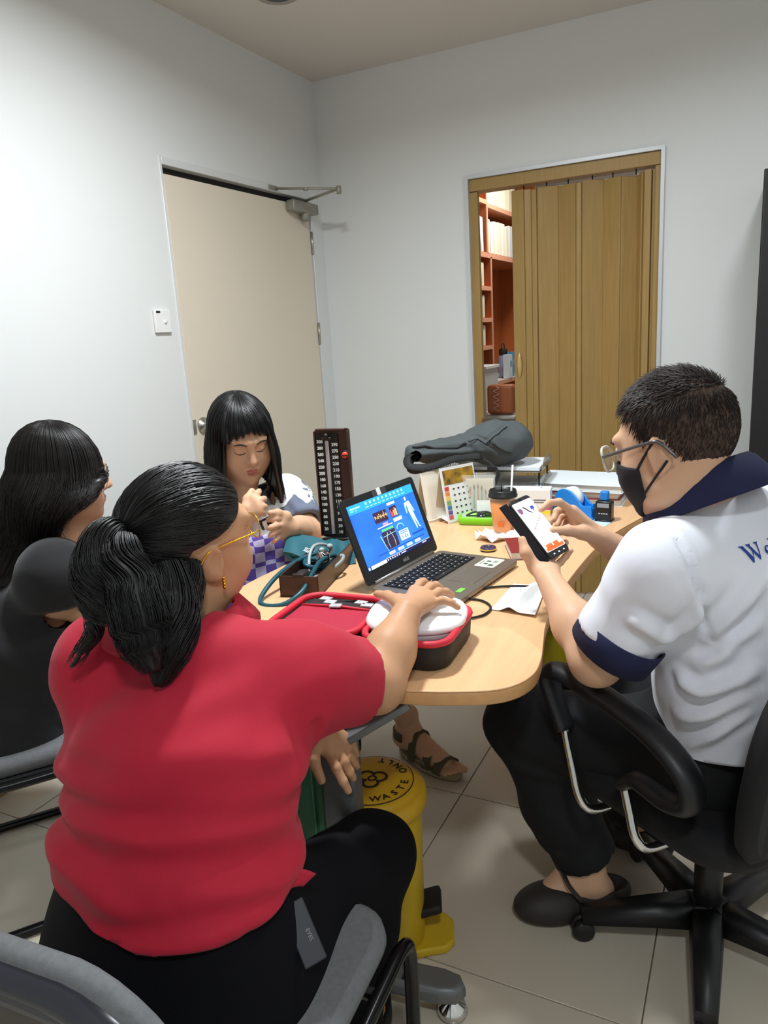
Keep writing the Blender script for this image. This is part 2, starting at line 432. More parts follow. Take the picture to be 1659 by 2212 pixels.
cgm = M('pale_grey_plastic', (186, 188, 184), .4)
zz = bgp[2] - .1
mb = MB(); mb.prism([(-.2, 0), (.2, 0), (.2, .34), (.15, .39), (-.15, .39), (-.2, .34)], -.012, .012, T(bgp[0], .62, zz - .39) @ RX(90), bev=.005); mb.build('backrest', cgm, cc, True)
MB().box((bgp[0], .82, zz - .42), (.4, .4, .03), bev=.01).build('seat', cgm, cc, True)
MB().box((bgp[0], bgp[1], zz), (.2, .16, .022), bev=.008).build('top_rail', cgm, cc, True)
for sx in (-.17, .17):
    for yy in (.65, .99): MB().tube([(bgp[0] + sx, yy, 0), (bgp[0] + sx * .95, yy, zz - .41)], .013, 8).build('leg', steel, cc, True)

# ---- tall black cabinet at the right
cb = thing('tall_cabinet', (2.33, -.23, 0), 'tall black cabinet against back wall, cut by the right frame edge', 'cabinet')
bk = M('cabinet_black', (30, 29, 30), .4, bump=(300, .05, .0005))
MB().box((2.34, -.23, .935), (.455, .44, 1.87), bev=.004).build('body', bk, cb, True)
for k in (0, 1):
    dr = MB().box((2.226 + .228 * k, -.457, .95), (.222, .018, 1.80), bev=.003).build('door', bk, cb, True)
    MB().tube([(2.32 + .04 * k, -.475, .95), (2.32 + .04 * k, -.475, 1.08)], .005, 8).build('handle', steel, dr, True)

# ---------------------------------------------------------------- desk
TZ = .74
lam = M('desk_laminate', (232, 186, 140), .32, var=(9, .10), stretch=(6, .5, 6), spec=.45, coat=.1)
edge_m = M('desk_edge', (214, 162, 108), .4, var=(9, .12), stretch=(6, .5, 6))
greym = M('desk_grey_metal', (112, 114, 116), .42, .3)
outline = [(1.12, -2.375), (1.40, -2.545), (1.559, -2.555), (1.700, -2.512), (1.757, -2.470), (1.780, -2.41), (1.776, -2.34), (1.762, -2.27), (1.742, -2.17), (1.730, -2.05),
           (1.725, -1.90), (1.727, -1.76), (1.734, -1.60), (1.755, -1.42), (1.795, -1.25), (1.828, -1.13), (1.834, -1.06), (1.805, -.98), (1.76, -.90), (1.70, -.80), (1.60, -.775), (1.3, -.775), (1.0, -.775),
           (.955, -.80), (.945, -.86), (.94, -1.2), (.932, -1.6), (.925, -1.95), (.918, -2.13), (.935, -2.20), (.985, -2.26)]
sm = [(p.x, p.y) for p in smooth_path([(a, b, 0) for a, b in outline], 4, True)]
desk = thing('desk', (1.38, -1.7, 0), 'curved light wood desk with grey metal pedestal legs', 'desk')
MB().prism(sm, TZ - .004, TZ, bev=.0015, seg=1).build('desktop', lam, desk, True)
MB().prism(sm, TZ - .030, TZ - .0041, bev=.003).build('edge_band', edge_m, desk, True)
def leg_set(cx, cy, ang, L0, L1, tag_):
    Mx = T(cx, cy, 0) @ RZ(ang)
    mb = MB(); mb.box((0, 0, .40), (.070, .055, .62), Mx, bev=.008)
    mb.build('leg_column', greym, desk, True)
    mb = MB()
    ring = [(L0, -.03), (L1 - .05, -.032), (L1 - .015, -.024), (L1, 0), (L1 - .015, .024), (L1 - .05, .032), (L0, .03), (L0 - .02, 0)]
    mb.prism(ring, .045, .085, Mx, bev=.012, seg=3); ft = mb.build('leg_foot', greym, desk, True)
    MB().box((L1 - .12, 0, .0855), (.016, .045, .003), Mx).build('slot', blackgap, ft, True)
    for x in (L0 + .04, L1 - .03): MB().lathe([(0, .002), (.026, .002), (.032, .012), (.028, .026), (.012, .034), (.008, .05), (0, .05)], 18, Mx @ T(x, 0, 0)).build('glide', M('chrome', (215, 215, 215), .12, 1), ft, True)
    mb = MB(); mb.box((-.06, 0, .699), (.18, .05, .020), Mx, bev=.004); mb.build('top_bracket', greym, desk, True)
leg_set(1.425, -2.545, 8, -.34, .235, 0)
leg_set(1.34, -.95, 0, -.30, .32, 1)
# diagonal bracket and green ribbed panel
ba, bb = V((1.4681, -2.5917, 0.6400)), V((1.5648, -2.5306, 0.6980)); BK = frame((ba + bb) / 2, bb - ba, (0, 0, 1)) @ RX(90)
MB().box((0, 0, 0), ((bb - ba).length + .02, .034, .016), BK, bev=.003).build('support_bracket', greym, desk, True)
MB().box((0, -.020, .004), ((bb - ba).length + .02, .010, .022), BK, bev=.003).build('support_rail', M('bracket_dark', (74, 74, 76), .4, .4), desk, True)
gp = M('green_panel', (88, 158, 122), .45)
px0, py0 = 1.385, -2.535
grp = MB(); Mx = T(px0, py0, 0) @ RZ(188)
grp.box((.16, 0, .36), (.30, .012, .56), Mx, bev=.003)
grp = grp.build('modesty_panel', gp, desk, True)
for k in range(6): MB().box((.03 + .055 * k, .0095, .36), (.004, .008, .55), Mx, bev=.001).build('rib', M('green_rib', (120, 186, 150), .4), grp, True)

# ---------------------------------------------------------------- laptop
lapM = frame((1.285, -2.115, TZ), (.046, .363, 0), (-.363, .046, 0))
W, D, TH = .355, .245, .018
lap = thing('laptop', lapM.translation, 'open grey laptop with blue health software on its screen', 'laptop')
lap.rotation_euler = lapM.to_euler()
alu2 = M('laptop_bronze', (134, 124, 112), .38, .65, bump=(900, .05, .0003)); lblk = M('laptop_black', (26, 27, 29), .45); keym = M('key_black', (20, 21, 23), .5)
keyl = M('key_legend', (205, 205, 200), .6)
base = MB(); base.prism(rrect(W, D, .014, 4, W / 2, -D / 2), .006, TH, bev=.002); base.build('base', alu2, lap)
MB().prism(rrect(W - .02, D - .02, .014, 3, W / 2, -D / 2), 0, .0058).build('underside', lblk, lap)
kb = MB().box((W / 2, -.075, TH + .0002), (W - .05, .108, .0008)).build('keyboard', lblk, lap)
kd = {}
def key(x, y, w_, h_=.0145):
    if (w_, h_) not in kd:
        kd[(w_, h_)] = MB().box((0, 0, .0012), (w_, h_, .0024), bev=.0006, seg=1).mesh('key'); kd[(w_, h_)].materials.append(keym)
    o = bpy.data.objects.new('key', kd[(w_, h_)]); COL.objects.link(o); o.parent = kb; o.location = (x, y, TH + .0005)
rows = [[.0155] * 15, [.0155] * 13 + [.03], [.024] + [.0155] * 12 + [.022], [.028] + [.0155] * 11 + [.034], [.036] + [.0155] * 10 + [.042], [.022, .0155, .0155, .0155, .098, .0155, .0155, .0155, .0155, .0155]]
x_end = W - .03; leg_mb = MB()
for r, row in enumerate(rows):
    tot = sum(row); gap = (x_end - .03 - tot) / (len(row) - 1); x = .03
    for w_ in row:
        yy = -.028 - r * .0182; key(x + w_ / 2, yy, round(w_, 4), .0145 if r else .010)
        leg_mb.box((x + w_ / 2 - .002, yy + .0025, TH + .003), (.0035, .003, .0002)); x += w_ + gap
o = leg_mb.build('key_legends', keyl, lap)
MB().box((W / 2 + .005, -.186, TH + .0003), (.104, .072, .0006), bev=.0002).build('touchpad', M('touchpad_bronze', (122, 113, 103), .3, .5), lap)
mb = MB(); mb.box((W / 2 + .005, -.1495, TH + .0007), (.104, .0008, .0004)); mb.build('touchpad_edge', M('pad_edge', (205, 200, 190), .3, .7), lap)
st = MB().prism(rrect(.078, .056, .004, 3, W - .055, -.185), TH + .0004, TH + .0008).build('sticker', M('sticker_cream', (224, 226, 196), .5), lap)
mb = MB()
for (x, y, a, b) in ((-.012, .006, .012, .012), (.01, .006, .01, .012), (-.02, -.012, .014, .014), (.012, -.01, .02, .003), (.012, -.016, .02, .003), (-.005, .02, .03, .003)): mb.box((W - .055 + x, -.185 + y, TH + .001), (a, b, .0002))
mb.build('sticker_print', M('sticker_ink', (74, 92, 74), .6), st)
MB().box((.075, -.215, TH + .0006), (.03, .014, .0006)).build('green_sticker', M('sticker_green', (120, 214, 80), .5), lap)
# lid: local frame, u along the hinge, v up the lid
LA = 20; LH = .225
LM = T(0, .004, TH + .002) @ RX(90 - LA)
lid = MB(); lid.prism(rrect(W, LH, .012, 4, W / 2, LH / 2), -.007, 0, LM, bev=.0015); lid = lid.build('lid', lblk, lap)
MB().tube([(.03, .006, TH), (W - .03, .006, TH)], .007, 10).build('hinge', M('hinge_grey', (120, 116, 110), .35, .6), lap)
sw_, sh_ = .310, .172; sx0, sy0 = (W - sw_) / 2, .034
# glossy display: every element below is the screen's own picture, so it glows
def em(name, rgb, e=1.0): return M('screen_' + name, rgb, .3, emis=e * .78)
blue = M('screen_blue', (34, 92, 200), .25, emis=.72, var=(9, .3), second=(52, 124, 226))
scr = MB().box((sx0 + sw_ / 2, sy0 + sh_ / 2, .0004), (sw_, sh_, .0008), LM).build('screen', blue, lap)
def ui(name, mat, rects, z=.0010, extra=None):
    mb = MB()
    for (a, b, c, d) in rects:  # fractions of the display: left, bottom, right, top
        mb.box((sx0 + sw_ * (a + c) / 2, sy0 + sh_ * (b + d) / 2, z), (sw_ * (c - a), sh_ * (d - b), .0002), LM)
    if extra: extra(mb)
    mb.build(name, mat, scr)
P_ = lambda u, v, z=.0014: (sx0 + sw_ * u, sy0 + sh_ * v, z)
ui('top_bar', em('cyan', (44, 150, 218)), [(0, .86, 1, 1)])
ui('toolbar_icons', em('ice', (150, 222, 250)), [(.25 + .063 * k, .935, .275 + .063 * k, .975) for k in range(10)] + [(.245 + .063 * k, .89, .285 + .063 * k, .905) for k in range(10)] + [(.03, .93, .17, .955), (.03, .90, .07, .915), (.09, .90, .12, .91)], .0013)
ui('taskbar', em('navy', (26, 30, 84), .6), [(0.03, 0, 1, .055)])
ui('search_box', em('white', (222, 226, 250)), [(.04, 0, .27, .052), (.27, .051, 1, .058), (.0, .012, .022, .045)] + [(.285 + .035 * k, .015, .3 + .035 * k, .04) for k in range(6)] + [(.5, .02, .58, .035), (.86, .02, .93, .035)], .0013)
ui('dark_charts', em('umber', (60, 42, 66), .5), [(.30, .60, .50, .77), (.55, .60, .66, .77), (.33, .165, .53, .44)])
def wave(mb):
    pts = [P_(.305 + .19 * i / 40, .685 + .03 * sin(i * 1.9) * (1 + sin(i * .7)) * .7 + (.05 if i in (16, 31) else 0)) for i in range(41)]
    mb.tube(pts, .0006, 4, LM)
ui('wave_trace', em('amber', (230, 190, 120)), [(.60, .61, .612, .70), (.62, .61, .63, .74), (.635, .61, .648, .72)], .0013, wave)
ui('red_bars', em('red', (216, 70, 90)), [(.555, .61, .57, .72), (.573, .61, .585, .68), (.588, .61, .597, .73)], .0013)
ui('white_tiles', em('pale', (206, 220, 250)), [(.54, .80, .66, .84), (.56, .52, .69, .575), (.57, .20, .72, .36), (.30, .515, .53, .53), (.34, .08, .43, .125), (.48, .08, .57, .125), (.62, .08, .71, .125), (.76, .08, .85, .125)], .0012)
ui('tile_ink', em('slate', (96, 124, 190)), [(.58, .33, .70, .345), (.58, .30, .70, .315), (.60, .22, .61, .28), (.645, .22, .66, .285), (.675, .22, .69, .27), (.36, .098, .41, .107), (.5, .098, .55, .107), (.64, .098, .69, .107), (.78, .098, .83, .107)], .0014)
ui('green_bar', em('green', (92, 200, 110)), [(.345, .45, .52, .485)], .0012)
ui('lilac_patch', em('lilac', (176, 140, 210)), [(.39, .53, .47, .575)], .0012)
ui('base_line', em('deep', (24, 72, 170)), [(.19, .135, .93, .15), (.76, .21, .96, .24)])
def curves(mb):
    for k in (-1, 1): mb.tube([P_(.43 + k * (.02 + .03 * sin(i / 12 * 2.4)), .42 - .02 * i) for i in range(13)], .0007, 4, LM)
    mb.tube([P_(.335, .37), P_(.53, .385)], .0006, 4, LM); mb.tube([P_(.30, .40), P_(.345, .14)], .0012, 4, LM)
    mb.tube([P_(.62 + .055 * cos(a * .26), .40 + .07 * sin(a * .26)) for a in range(13)], .0012, 4, LM)
ui('curve_traces', em('sky', (150, 214, 255), 1.2), [], .0012, curves)
def body(mb):
    cx = .85
    mb.sphere(P_(cx - .02, .80), .0045, 10, LM, (1, 1.3, .15))
    mb.tube([P_(cx - .015, .745), P_(cx - .008, .68), P_(cx, .61)], [.007, .0065, .006], 8, LM, flat=1)
    for k in (-1, 1):
        mb.tube([P_(cx - .015 + k * .03, .735), P_(cx - .01 + k * .048, .65), P_(cx + k * .06, .565)], [.0026, .002, .0014], 6, LM)
        mb.tube([P_(cx + k * .014, .62), P_(cx + .015 + k * .016, .46), P_(cx + .04 + k * .02, .30), P_(cx + .045 + k * .03, .285)], [.004, .0032, .0018, .0018], 6, LM)
ui('figure', em('figure', (196, 226, 250), 1.0), [], .0012, body)
text_mb('ASUS', .0125, LM @ T(W / 2 + .012, .018, .0006), mb=None, bold=.0002).build('maker_lettering', M('lettering_silver', (190, 190, 188), .4, .5), lid)
# taped webcam: black tape with a white paper square
MB().box((W / 2, LH - .010, .0006), (.066, .017, .0006), LM).build('webcam_tape', M('tape_grey', (66, 66, 66), .35), lid)
MB().box((W / 2 - .002, LH - .008, .0012), (.018, .020, .0006), LM).build('webcam_paper', M('paper_white', (222, 224, 224), .7), lid)

# ---------------------------------------------------------------- red and black zip case, open
red = M('case_red', (190, 36, 62), .55, bump=(260, .25, .001)); redp = M('case_red_piping', (206, 42, 62), .5)
cblk = M('case_black', (30, 26, 28), .6, bump=(500, .1, .0005))
case = thing('zip_case', (1.435, -2.38, TZ), 'open black carrying case with red zip rim and red lining', 'case', rz=radians(4))
CH = .062
def half(x0, x1, y0, y1, name, floor_z):
    w_, d_ = x1 - x0, y1 - y0; cx, cy = (x0 + x1) / 2, (y0 + y1) / 2
    R_ = lambda g, r, z: [(a, b, z) for a, b in rrect(w_ - g, d_ - g, r, 6, cx, cy)]
    mb = MB(); mb.loft([R_(.018, .04, .001), R_(.004, .045, .012), R_(0, .045, CH - .012), R_(.004, .045, CH - .004), R_(.012, .041, CH - .004), R_(.014, .04, floor_z)], cap=True)
    h_ = mb.build(name, cblk, case)
    rim = [Vector((a, b, CH - .004)) for a, b in rrect(w_ - .005, d_ - .005, .043, 6, cx, cy)]
    MB().tube(rim, .0072, 8, closed=True).build('zip_rim', redp, h_)
    MB().prism(rrect(w_ - .02, d_ - .02, .037, 6, cx, cy), floor_z, floor_z + .004).build('lining', red, h_)
    return h_
hr = half(.006, .188, -.108, .108, 'tray_half', .028)
hl = half(-.210, -.006, -.108, .108, 'lid_half', .040)
# mesh pocket in the lid with papers behind its edge
MB().grid(lambda u, v: (-.200 + .184 * u, -.098 + .150 * v, .048 + .006 * sin(u * pi) * sin(v * pi) + .002 * v), 12, 10).build('mesh_pocket', M('red_mesh', (176, 30, 58), .7, bump=(900, .6, .002)), hl)
MB().tube([(-.200, .052, .051), (-.108, .052, .055), (-.016, .052, .051)], .003, 6).build('pocket_edge', redp, hl)
MB().box((-.11, .068, .050), (.15, .026, .008)).build('pocket_black', cblk, hl)
mb = MB()
for k in range(5): mb.box((-.165 + .03 * k, .070 + .004 * (k % 2), .056), (.026, .018, .003), RZ(8 * (k % 3) - 6))
mb.build('leaflets', M('leaflet', (208, 210, 214), .6, var=(90, .5)), hl)
MB().tube(smooth_path([(-.002, -.112, CH - .004), (.002, -.120, CH - .016), (.001, -.117, .012)]), .0016, 6).build('zip_pull', steel, hr)
# white palm device in the case
dv = thing('palm_sensor', (1.52, -2.352, TZ + .03), 'smooth white rounded palm device lying in the red case', 'device', rz=radians(14))
wd = M('device_white', (240, 242, 244), .25, coat=.2)
def sq(a, b, z, n=36, e=2.6): return [(math.copysign(abs(cos(t)) ** (2 / e), cos(t)) * a, math.copysign(abs(sin(t)) ** (2 / e), sin(t)) * b, z) for t in [2 * pi * i / n for i in range(n)]]
MB().loft([sq(.070, .080, .002), sq(.096, .092, .014), sq(.102, .098, .028)], cap=True).build('base', M('device_grey', (206, 206, 210), .3), dv)
MB().loft([sq(.103, .099, .029), sq(.104, .100, .036), sq(.099, .095, .044), sq(.085, .082, .048), sq(.05, .05, .050), sq(.01, .01, .0505)], cap=True).build('cover', wd, dv)

# ---------------------------------------------------------------- sphygmomanometer
bpr = M('monitor_brown', (74, 50, 42), .35, .35); bpd = M('monitor_inside', (38, 28, 26), .45)
BM = T(1.120, -2.185, TZ) @ RZ(12.5)
bp = thing('blood_pressure_monitor', BM.translation, 'brown upright mercury blood pressure monitor with black number scale', 'medical device', rz=radians(12.5))
mb = MB(); bw, bl, bh = .104, .355, .056
for x in (-bw / 2 + .002, bw / 2 - .002): mb.box((x, bl / 2, bh / 2), (.004, bl, bh), bev=.001)
for y in (.002, bl - .002): mb.box((0, y, bh / 2), (bw, .004, bh), bev=.001)
mb.box((0, bl / 2, .003), (bw, bl, .006)); mb.build('box', bpr, bp)
MB().box((0, .004, bh + .001), (.03, .012, .008), bev=.001).build('latch', bpd, bp)
LMb = T(0, bl - .006, bh + .002) @ RX(90)   # lid plane: x across, y up, z toward the viewer
mb = MB(); mb.prism(rrect(bw, .322, .008, 4, 0, .161), -.016, -.010, LMb, bev=.001)
for x in (-bw / 2 + .002, bw / 2 - .002): mb.box((x, .161, -.004), (.004, .310, .016), LMb, bev=.001)
mb.box((0, .320, -.004), (bw - .02, .004, .016), LMb, bev=.001); ld = mb.build('lid', bpr, bp)
MB().box((-.014, .158, -.006), (.064, .300, .006), LMb, bev=.001).build('scale_plate', blackgap, ld)
MB().box((-.014, .150, -.001), (.011, .278, .006), LMb, bev=.002).build('mercury_tube', M('tube_silver', (188, 182, 180), .3, .4), ld)
mb = MB(); mb.box((-.014, .294, .0), (.030, .008, .008), LMb, bev=.002); mb.lathe([(0, .01), (.006, .009), (.007, 0)], 12, LMb @ T(-.014, .303, 0)); mb.build('tube_cap', bpd, ld)
nm = MB()
for k in range(15):
    n_ = 290 - 20 * k
    if n_ > 0: text_mb(str(n_), .0125, LMb @ T(.008, .276 - .0185 * k, -.0022), mb=nm, bold=.0004)
    text_mb(str(300 - 20 * k), .0120, LMb @ T(-.036, .285 - .0185 * k, -.0022), mb=nm, bold=.0006)
nm.build('scale_numbers', M('scale_white', (232, 232, 228), .5), ld)
kb2 = MB().lathe([(0, .006), (.009, .006), (.010, 0)], 20, LMb @ T(.037, .245, -.006)).build('knob', M('knob_red', (226, 72, 48), .4), ld)
MB().box((.037, .245, .001), (.014, .0025, .002), LMb).build('knob_slot', bpd, kb2)
MB().lathe([(.010, .002), (.0135, .002), (.0135, 0)], 20, LMb @ T(.037, .245, -.006)).build('knob_ring', bpd, kb2)
# teal cuff, bulb tubes and stethoscope
teal = M('cuff_teal', (30, 92, 104), .7, bump=(300, .25, .001)); tealt = M('tube_teal', (22, 78, 92), .35); gtube = M('tube_grey', (158, 166, 166), .35)
cuff = thing('pressure_cuff', (1.07, -2.02, TZ + .05), 'folded teal fabric cuff with white print lying on the monitor box', 'cuff')
def cuffsheet(c, pts, th, name):
    """quad patch with thickness and a soft wave"""
    a, b, c_, d = [Vector(p) for p in pts]
    n = (b - a).cross(d - a).normalized()
    f = lambda u, v, s: (a * (1 - u) * (1 - v) + b * u * (1 - v) + c_ * u * v + d * (1 - u) * v) + n * (s + .010 * sin(u * 7) * sin(v * 3.2 + .5))
    mb = MB(); mb.grid(lambda u, v: f(u, v, th / 2), 14, 10); mb.grid(lambda u, v: f(u, v, -th / 2), 14, 10)
    for q in range(4):
        g = [(lambda t, s: f(t, 0, s)), (lambda t, s: f(1, t, s)), (lambda t, s: f(t, 1, s)), (lambda t, s: f(0, t, s))][q]
        mb.grid(lambda t, s, g=g: g(t, th * (s - .5)), 14 if q % 2 == 0 else 10, 1)
    o = mb.build(name, teal, cuff, True); return o
fl = cuffsheet(0, [(0.9494, -1.9959, 0.7877), (1.0800, -1.9942, 0.7613), (1.0427, -1.8801, 0.7847), (0.9183, -1.9084, 0.8290)], .012, 'front_flap')
cuffsheet(0, [(1.0540, -1.9514, 0.7553), (1.1249, -1.8977, 0.7351), (1.0417, -1.7767, 0.8280), (0.9894, -1.8372, 0.7874)], .012, 'back_flap')
cuffsheet(0, [(0.9496, -1.9968, 0.7839), (0.9941, -2.0004, 0.7722), (1.0540, -1.9514, 0.7553), (0.9674, -1.9070, 0.7841)], .010, 'under_flap')
mb = MB(); fa, fb, fc_ = Vector((1.0132, -2.0037, 0.7882)), Vector((1.0872, -2.0044, 0.7744)), Vector((1.0046, -1.9761, 0.7998))
FM = frame(fa, fb - fa, fc_ - fa)
for k in range(4): mb.box((.002 + .005 * k, .02 - .002 * k, .008), (.0022, .012, .0006), FM)
mb.box((.009, .014, .008), (.02, .002, .0006), FM); mb.box((.008, .027, .008), (.02, .002, .0006), FM)
for (x, y, a, b) in ((.032, .016, .0022, .016), (.04, .016, .0022, .016), (.036, .024, .01, .002), (.036, .012, .01, .002), (.05, .012, .0022, .014), (.056, .018, .012, .002), (.062, .010, .0022, .014), (.072, .008, .0022, .014), (.078, .014, .010, .002)): mb.box((x, y, .009), (a, b, .0006), FM)
mb.build('cuff_print', M('cuff_ink', (205, 214, 214), .6), fl, True)
st = thing('stethoscope', (1.10, -2.1, TZ + .05), 'teal tubed stethoscope with grey ear arms looped over the monitor box', 'stethoscope')
MB().tube(smooth_path([(1.0797, -1.9730, 0.7978), (1.0434, -2.0386, 0.7944), (1.0345, -2.1508, 0.7797), (1.0393, -2.2369, 0.7507), (1.0661, -2.2607, 0.7402), (1.1124, -2.2479, 0.7431), (1.1389, -2.2061, 0.7625), (1.1333, -2.1454, 0.7845), (1.1196, -2.0790, 0.8000), (1.1220, -2.0197, 0.8016), (1.1236, -1.9992, 0.7890), (1.1057, -2.0358, 0.7725), (1.0683, -2.0638, 0.7820), (1.0537, -2.0345, 0.7901), (1.0843, -1.9988, 0.7791)], 8), .0062, 8).build('tube', tealt, st, True)
for k, pts in enumerate(([(1.0872, -2.0848, 0.7540), (1.0581, -2.0314, 0.7934), (1.0521, -1.9940, 0.8151), (1.0617, -1.9558, 0.8103), (1.0711, -1.9338, 0.7884), (1.0779, -1.9593, 0.7665)], [(1.0872, -2.0848, 0.7540), (1.1219, -2.0646, 0.7636), (1.1442, -2.0137, 0.7820), (1.1353, -1.9811, 0.7912), (1.1191, -2.0014, 0.7893)])):
    MB().tube(smooth_path(pts, 7), .0048, 8).build('ear_arm', gtube, st, True)
for p in ((1.0892, -2.1056, 0.7585), (1.0607, -1.9710, 0.7984), (1.0709, -1.9419, 0.8016)): MB().sphere(p, .010, 12, None, (1, 1, .8)).build('ear_tip', gtube, st, True)
cp = (1.1072, -2.0387, 0.8022)
MB().lathe([(0, -.006), (.018, -.006), (.020, 0), (.018, .006), (.008, .008), (.006, .02), (0, .02)], 18, T(*cp) @ RX(40)).build('chest_piece', M('chrome', (215, 215, 215), .12, 1), st, True)
bl_ = thing('rubber_bulb', (1.0726, -2.0903, 0.7609), 'black rubber pump bulb in the monitor box', 'pump bulb')
MB().lathe([(0, -.03), (.012, -.027), (.019, -.01), (.019, .008), (.012, .024), (.006, .03), (0, .03)], 16, RX(80)).build('bulb', blackgap, bl_)
MB().tube([(0, -.03, 0), (0, -.05, .004)], .005, 8).build('valve', steel, bl_)

# ---------------------------------------------------------------- small things on the desk
def on(u, v): return None
# paper cup with orange drink
cupP = (1.4312, -1.4737, 0.7400)
cup = thing('drink_cup', (cupP[0], cupP[1], TZ), 'clear cup of orange drink with black lid and white straw', 'cup')
PROF = [(0, .002), (.031, .002), (.0325, .006), (.043, .115), (.0432, .120)]
MB().lathe(PROF + [(.042, .120), (.0315, .008), (0, .0075)], 28).build('cup', M('cup_clear', (250, 226, 200), .08, alpha=.14), cup)
MB().lathe([(0, .009), (.031, .009), (.0405, .104), (0, .104)], 28).build('drink', M('orange_drink', (240, 142, 34), .3), cup)
MB().box((.012, -.034, .035), (.02, .004, .016), RZ(-14)).build('print', M('cup_print', (226, 110, 40), .5), cup)
cl_ = MB().lathe([(.0432, .116), (.0455, .117), (.046, .124), (.0435, .126), (.043, .136), (.0405, .140), (.038, .139), (.037, .134), (0, .134)], 28).build('lid', M('lid_black', (26, 27, 28), .4), cup)
MB().box((-.012, -.01, .1345), (.01, .004, .001)).build('sip_hole', blackgap, cl_)
MB().tube([(.018, .004, .02), (.030, .012, .215)], .0032, 8).build('straw', plas, cup)
MB().tube([(-.004, 0, .134), (-.004, .002, .158)], .0018, 6).build('stirrer', blackgap, cup)
# crumpled napkin under the cup
np_ = (1.4362, -1.5281, 0.7400)
def nap(u, v):
    a = 2 * pi * u; r = v * (.062 + .012 * sin(3 * a + 1) + .006 * sin(7 * a))
    return (np_[0] + r * cos(a) * 1.25, np_[1] + r * sin(a) * .9 - .01, TZ + .0015 + (.012 + .006 * sin(9 * a) + .004 * sin(17 * a)) * max(0, v - .62) * 2.4 * (1.2 + .4 * sin(2 * a)))
napo = MB().grid(nap, 60, 14).build('napkin', M('napkin_white', (240, 228, 218), .85)); tag(napo, 'crumpled white napkin under the orange drink cup', 'napkin')
md = napo.modifiers.new('thick', 'SOLIDIFY'); md.thickness = .001
# lime green tray with a watch
tr = thing('green_tray', (1.315, -1.375, TZ), 'lime green plastic tray holding a black watch', 'tray', rz=radians(8))
gm = M('lime_plastic', (128, 206, 32), .35)
mb = MB(); R2 = lambda w_, d_, r, z: [(a, b, z) for a, b in rrect(w_, d_, r, 5)]
mb.loft([R2(.120, .075, .014, .001), R2(.126, .08, .016, .004), R2(.130, .084, .017, .028), R2(.124, .078, .015, .028), R2(.120, .074, .014, .010)]); mb.build('tray', gm, tr)
wt = thing('wrist_watch', (1.315, -1.372, TZ + .012), 'black wrist watch lying in the lime green tray', 'watch', rz=radians(8))
MB().tube(smooth_path([(-.04, 0, .012), (-.02, .022, .018), (.02, .022, .02), (.042, 0, .016), (.02, -.022, .018), (-.02, -.022, .016)], 5, True), .005, 8, closed=True, flat=.5).build('strap', blackgap, wt)
MB().lathe([(0, 0), (.016, 0), (.017, .004), (.015, .008), (0, .008)], 20, T(.012, -.02, .016) @ RX(25)).build('dial', M('watch_dial', (60, 66, 70), .2, .6), wt)
# acrylic stand with little brushes picture and card
ac = M('acrylic', (236, 240, 240), .06, alpha=.22); acg = M('smoke_acrylic', (150, 146, 128), .12, alpha=.62)
bh_ = thing('brush_stand', (1.285, -1.295, TZ), 'clear acrylic stand with coloured make-up brushes behind the green tray', 'stand', rz=radians(14))
for sgn in (-1, 1): MB().box((0, sgn * .022, .075), (.125, .003, .15), bev=.001).build('pane', ac, bh_)
MB().box((0, 0, .0015), (.125, .05, .003), bev=.001).build('foot', ac, bh_)
MB().box((0, -.012, .072), (.112, .0015, .13)).build('picture', M('picture_cream', (228, 220, 198), .6), bh_)
for k, (c, h_) in enumerate([((150, 70, 60), .05), ((196, 90, 50), .062), ((60, 130, 140), .07), ((170, 60, 50), .072), ((64, 120, 130), .066), ((190, 120, 70), .052)]):
    b_ = MB().tube([(-.04 + .014 * k, -.0135, .03), (-.036 + .013 * k, -.0135, .03 + h_)], .0016, 6).build('brush', M('brush_handle_%d' % k, c, .4), bh_)
    MB().lathe([(0, 0), (.002, 0), (.0035, .008), (0, .018)], 8, T(-.036 + .013 * k, -.0135, .03 + h_)).build('bristles', M('bristle_%d' % (k % 2), (120, 60, 40) if k % 2 else (70, 50, 46), .8), b_)
cd = MB().box((0, 0, .021), (.07, .0015, .042), T(1.335, -1.345, TZ + .028) @ RZ(14) @ RX(-14)).build('name_card', M('paper_white', (222, 224, 224), .7)); tag(cd, 'small white card leaning at the acrylic brush stand', 'card')
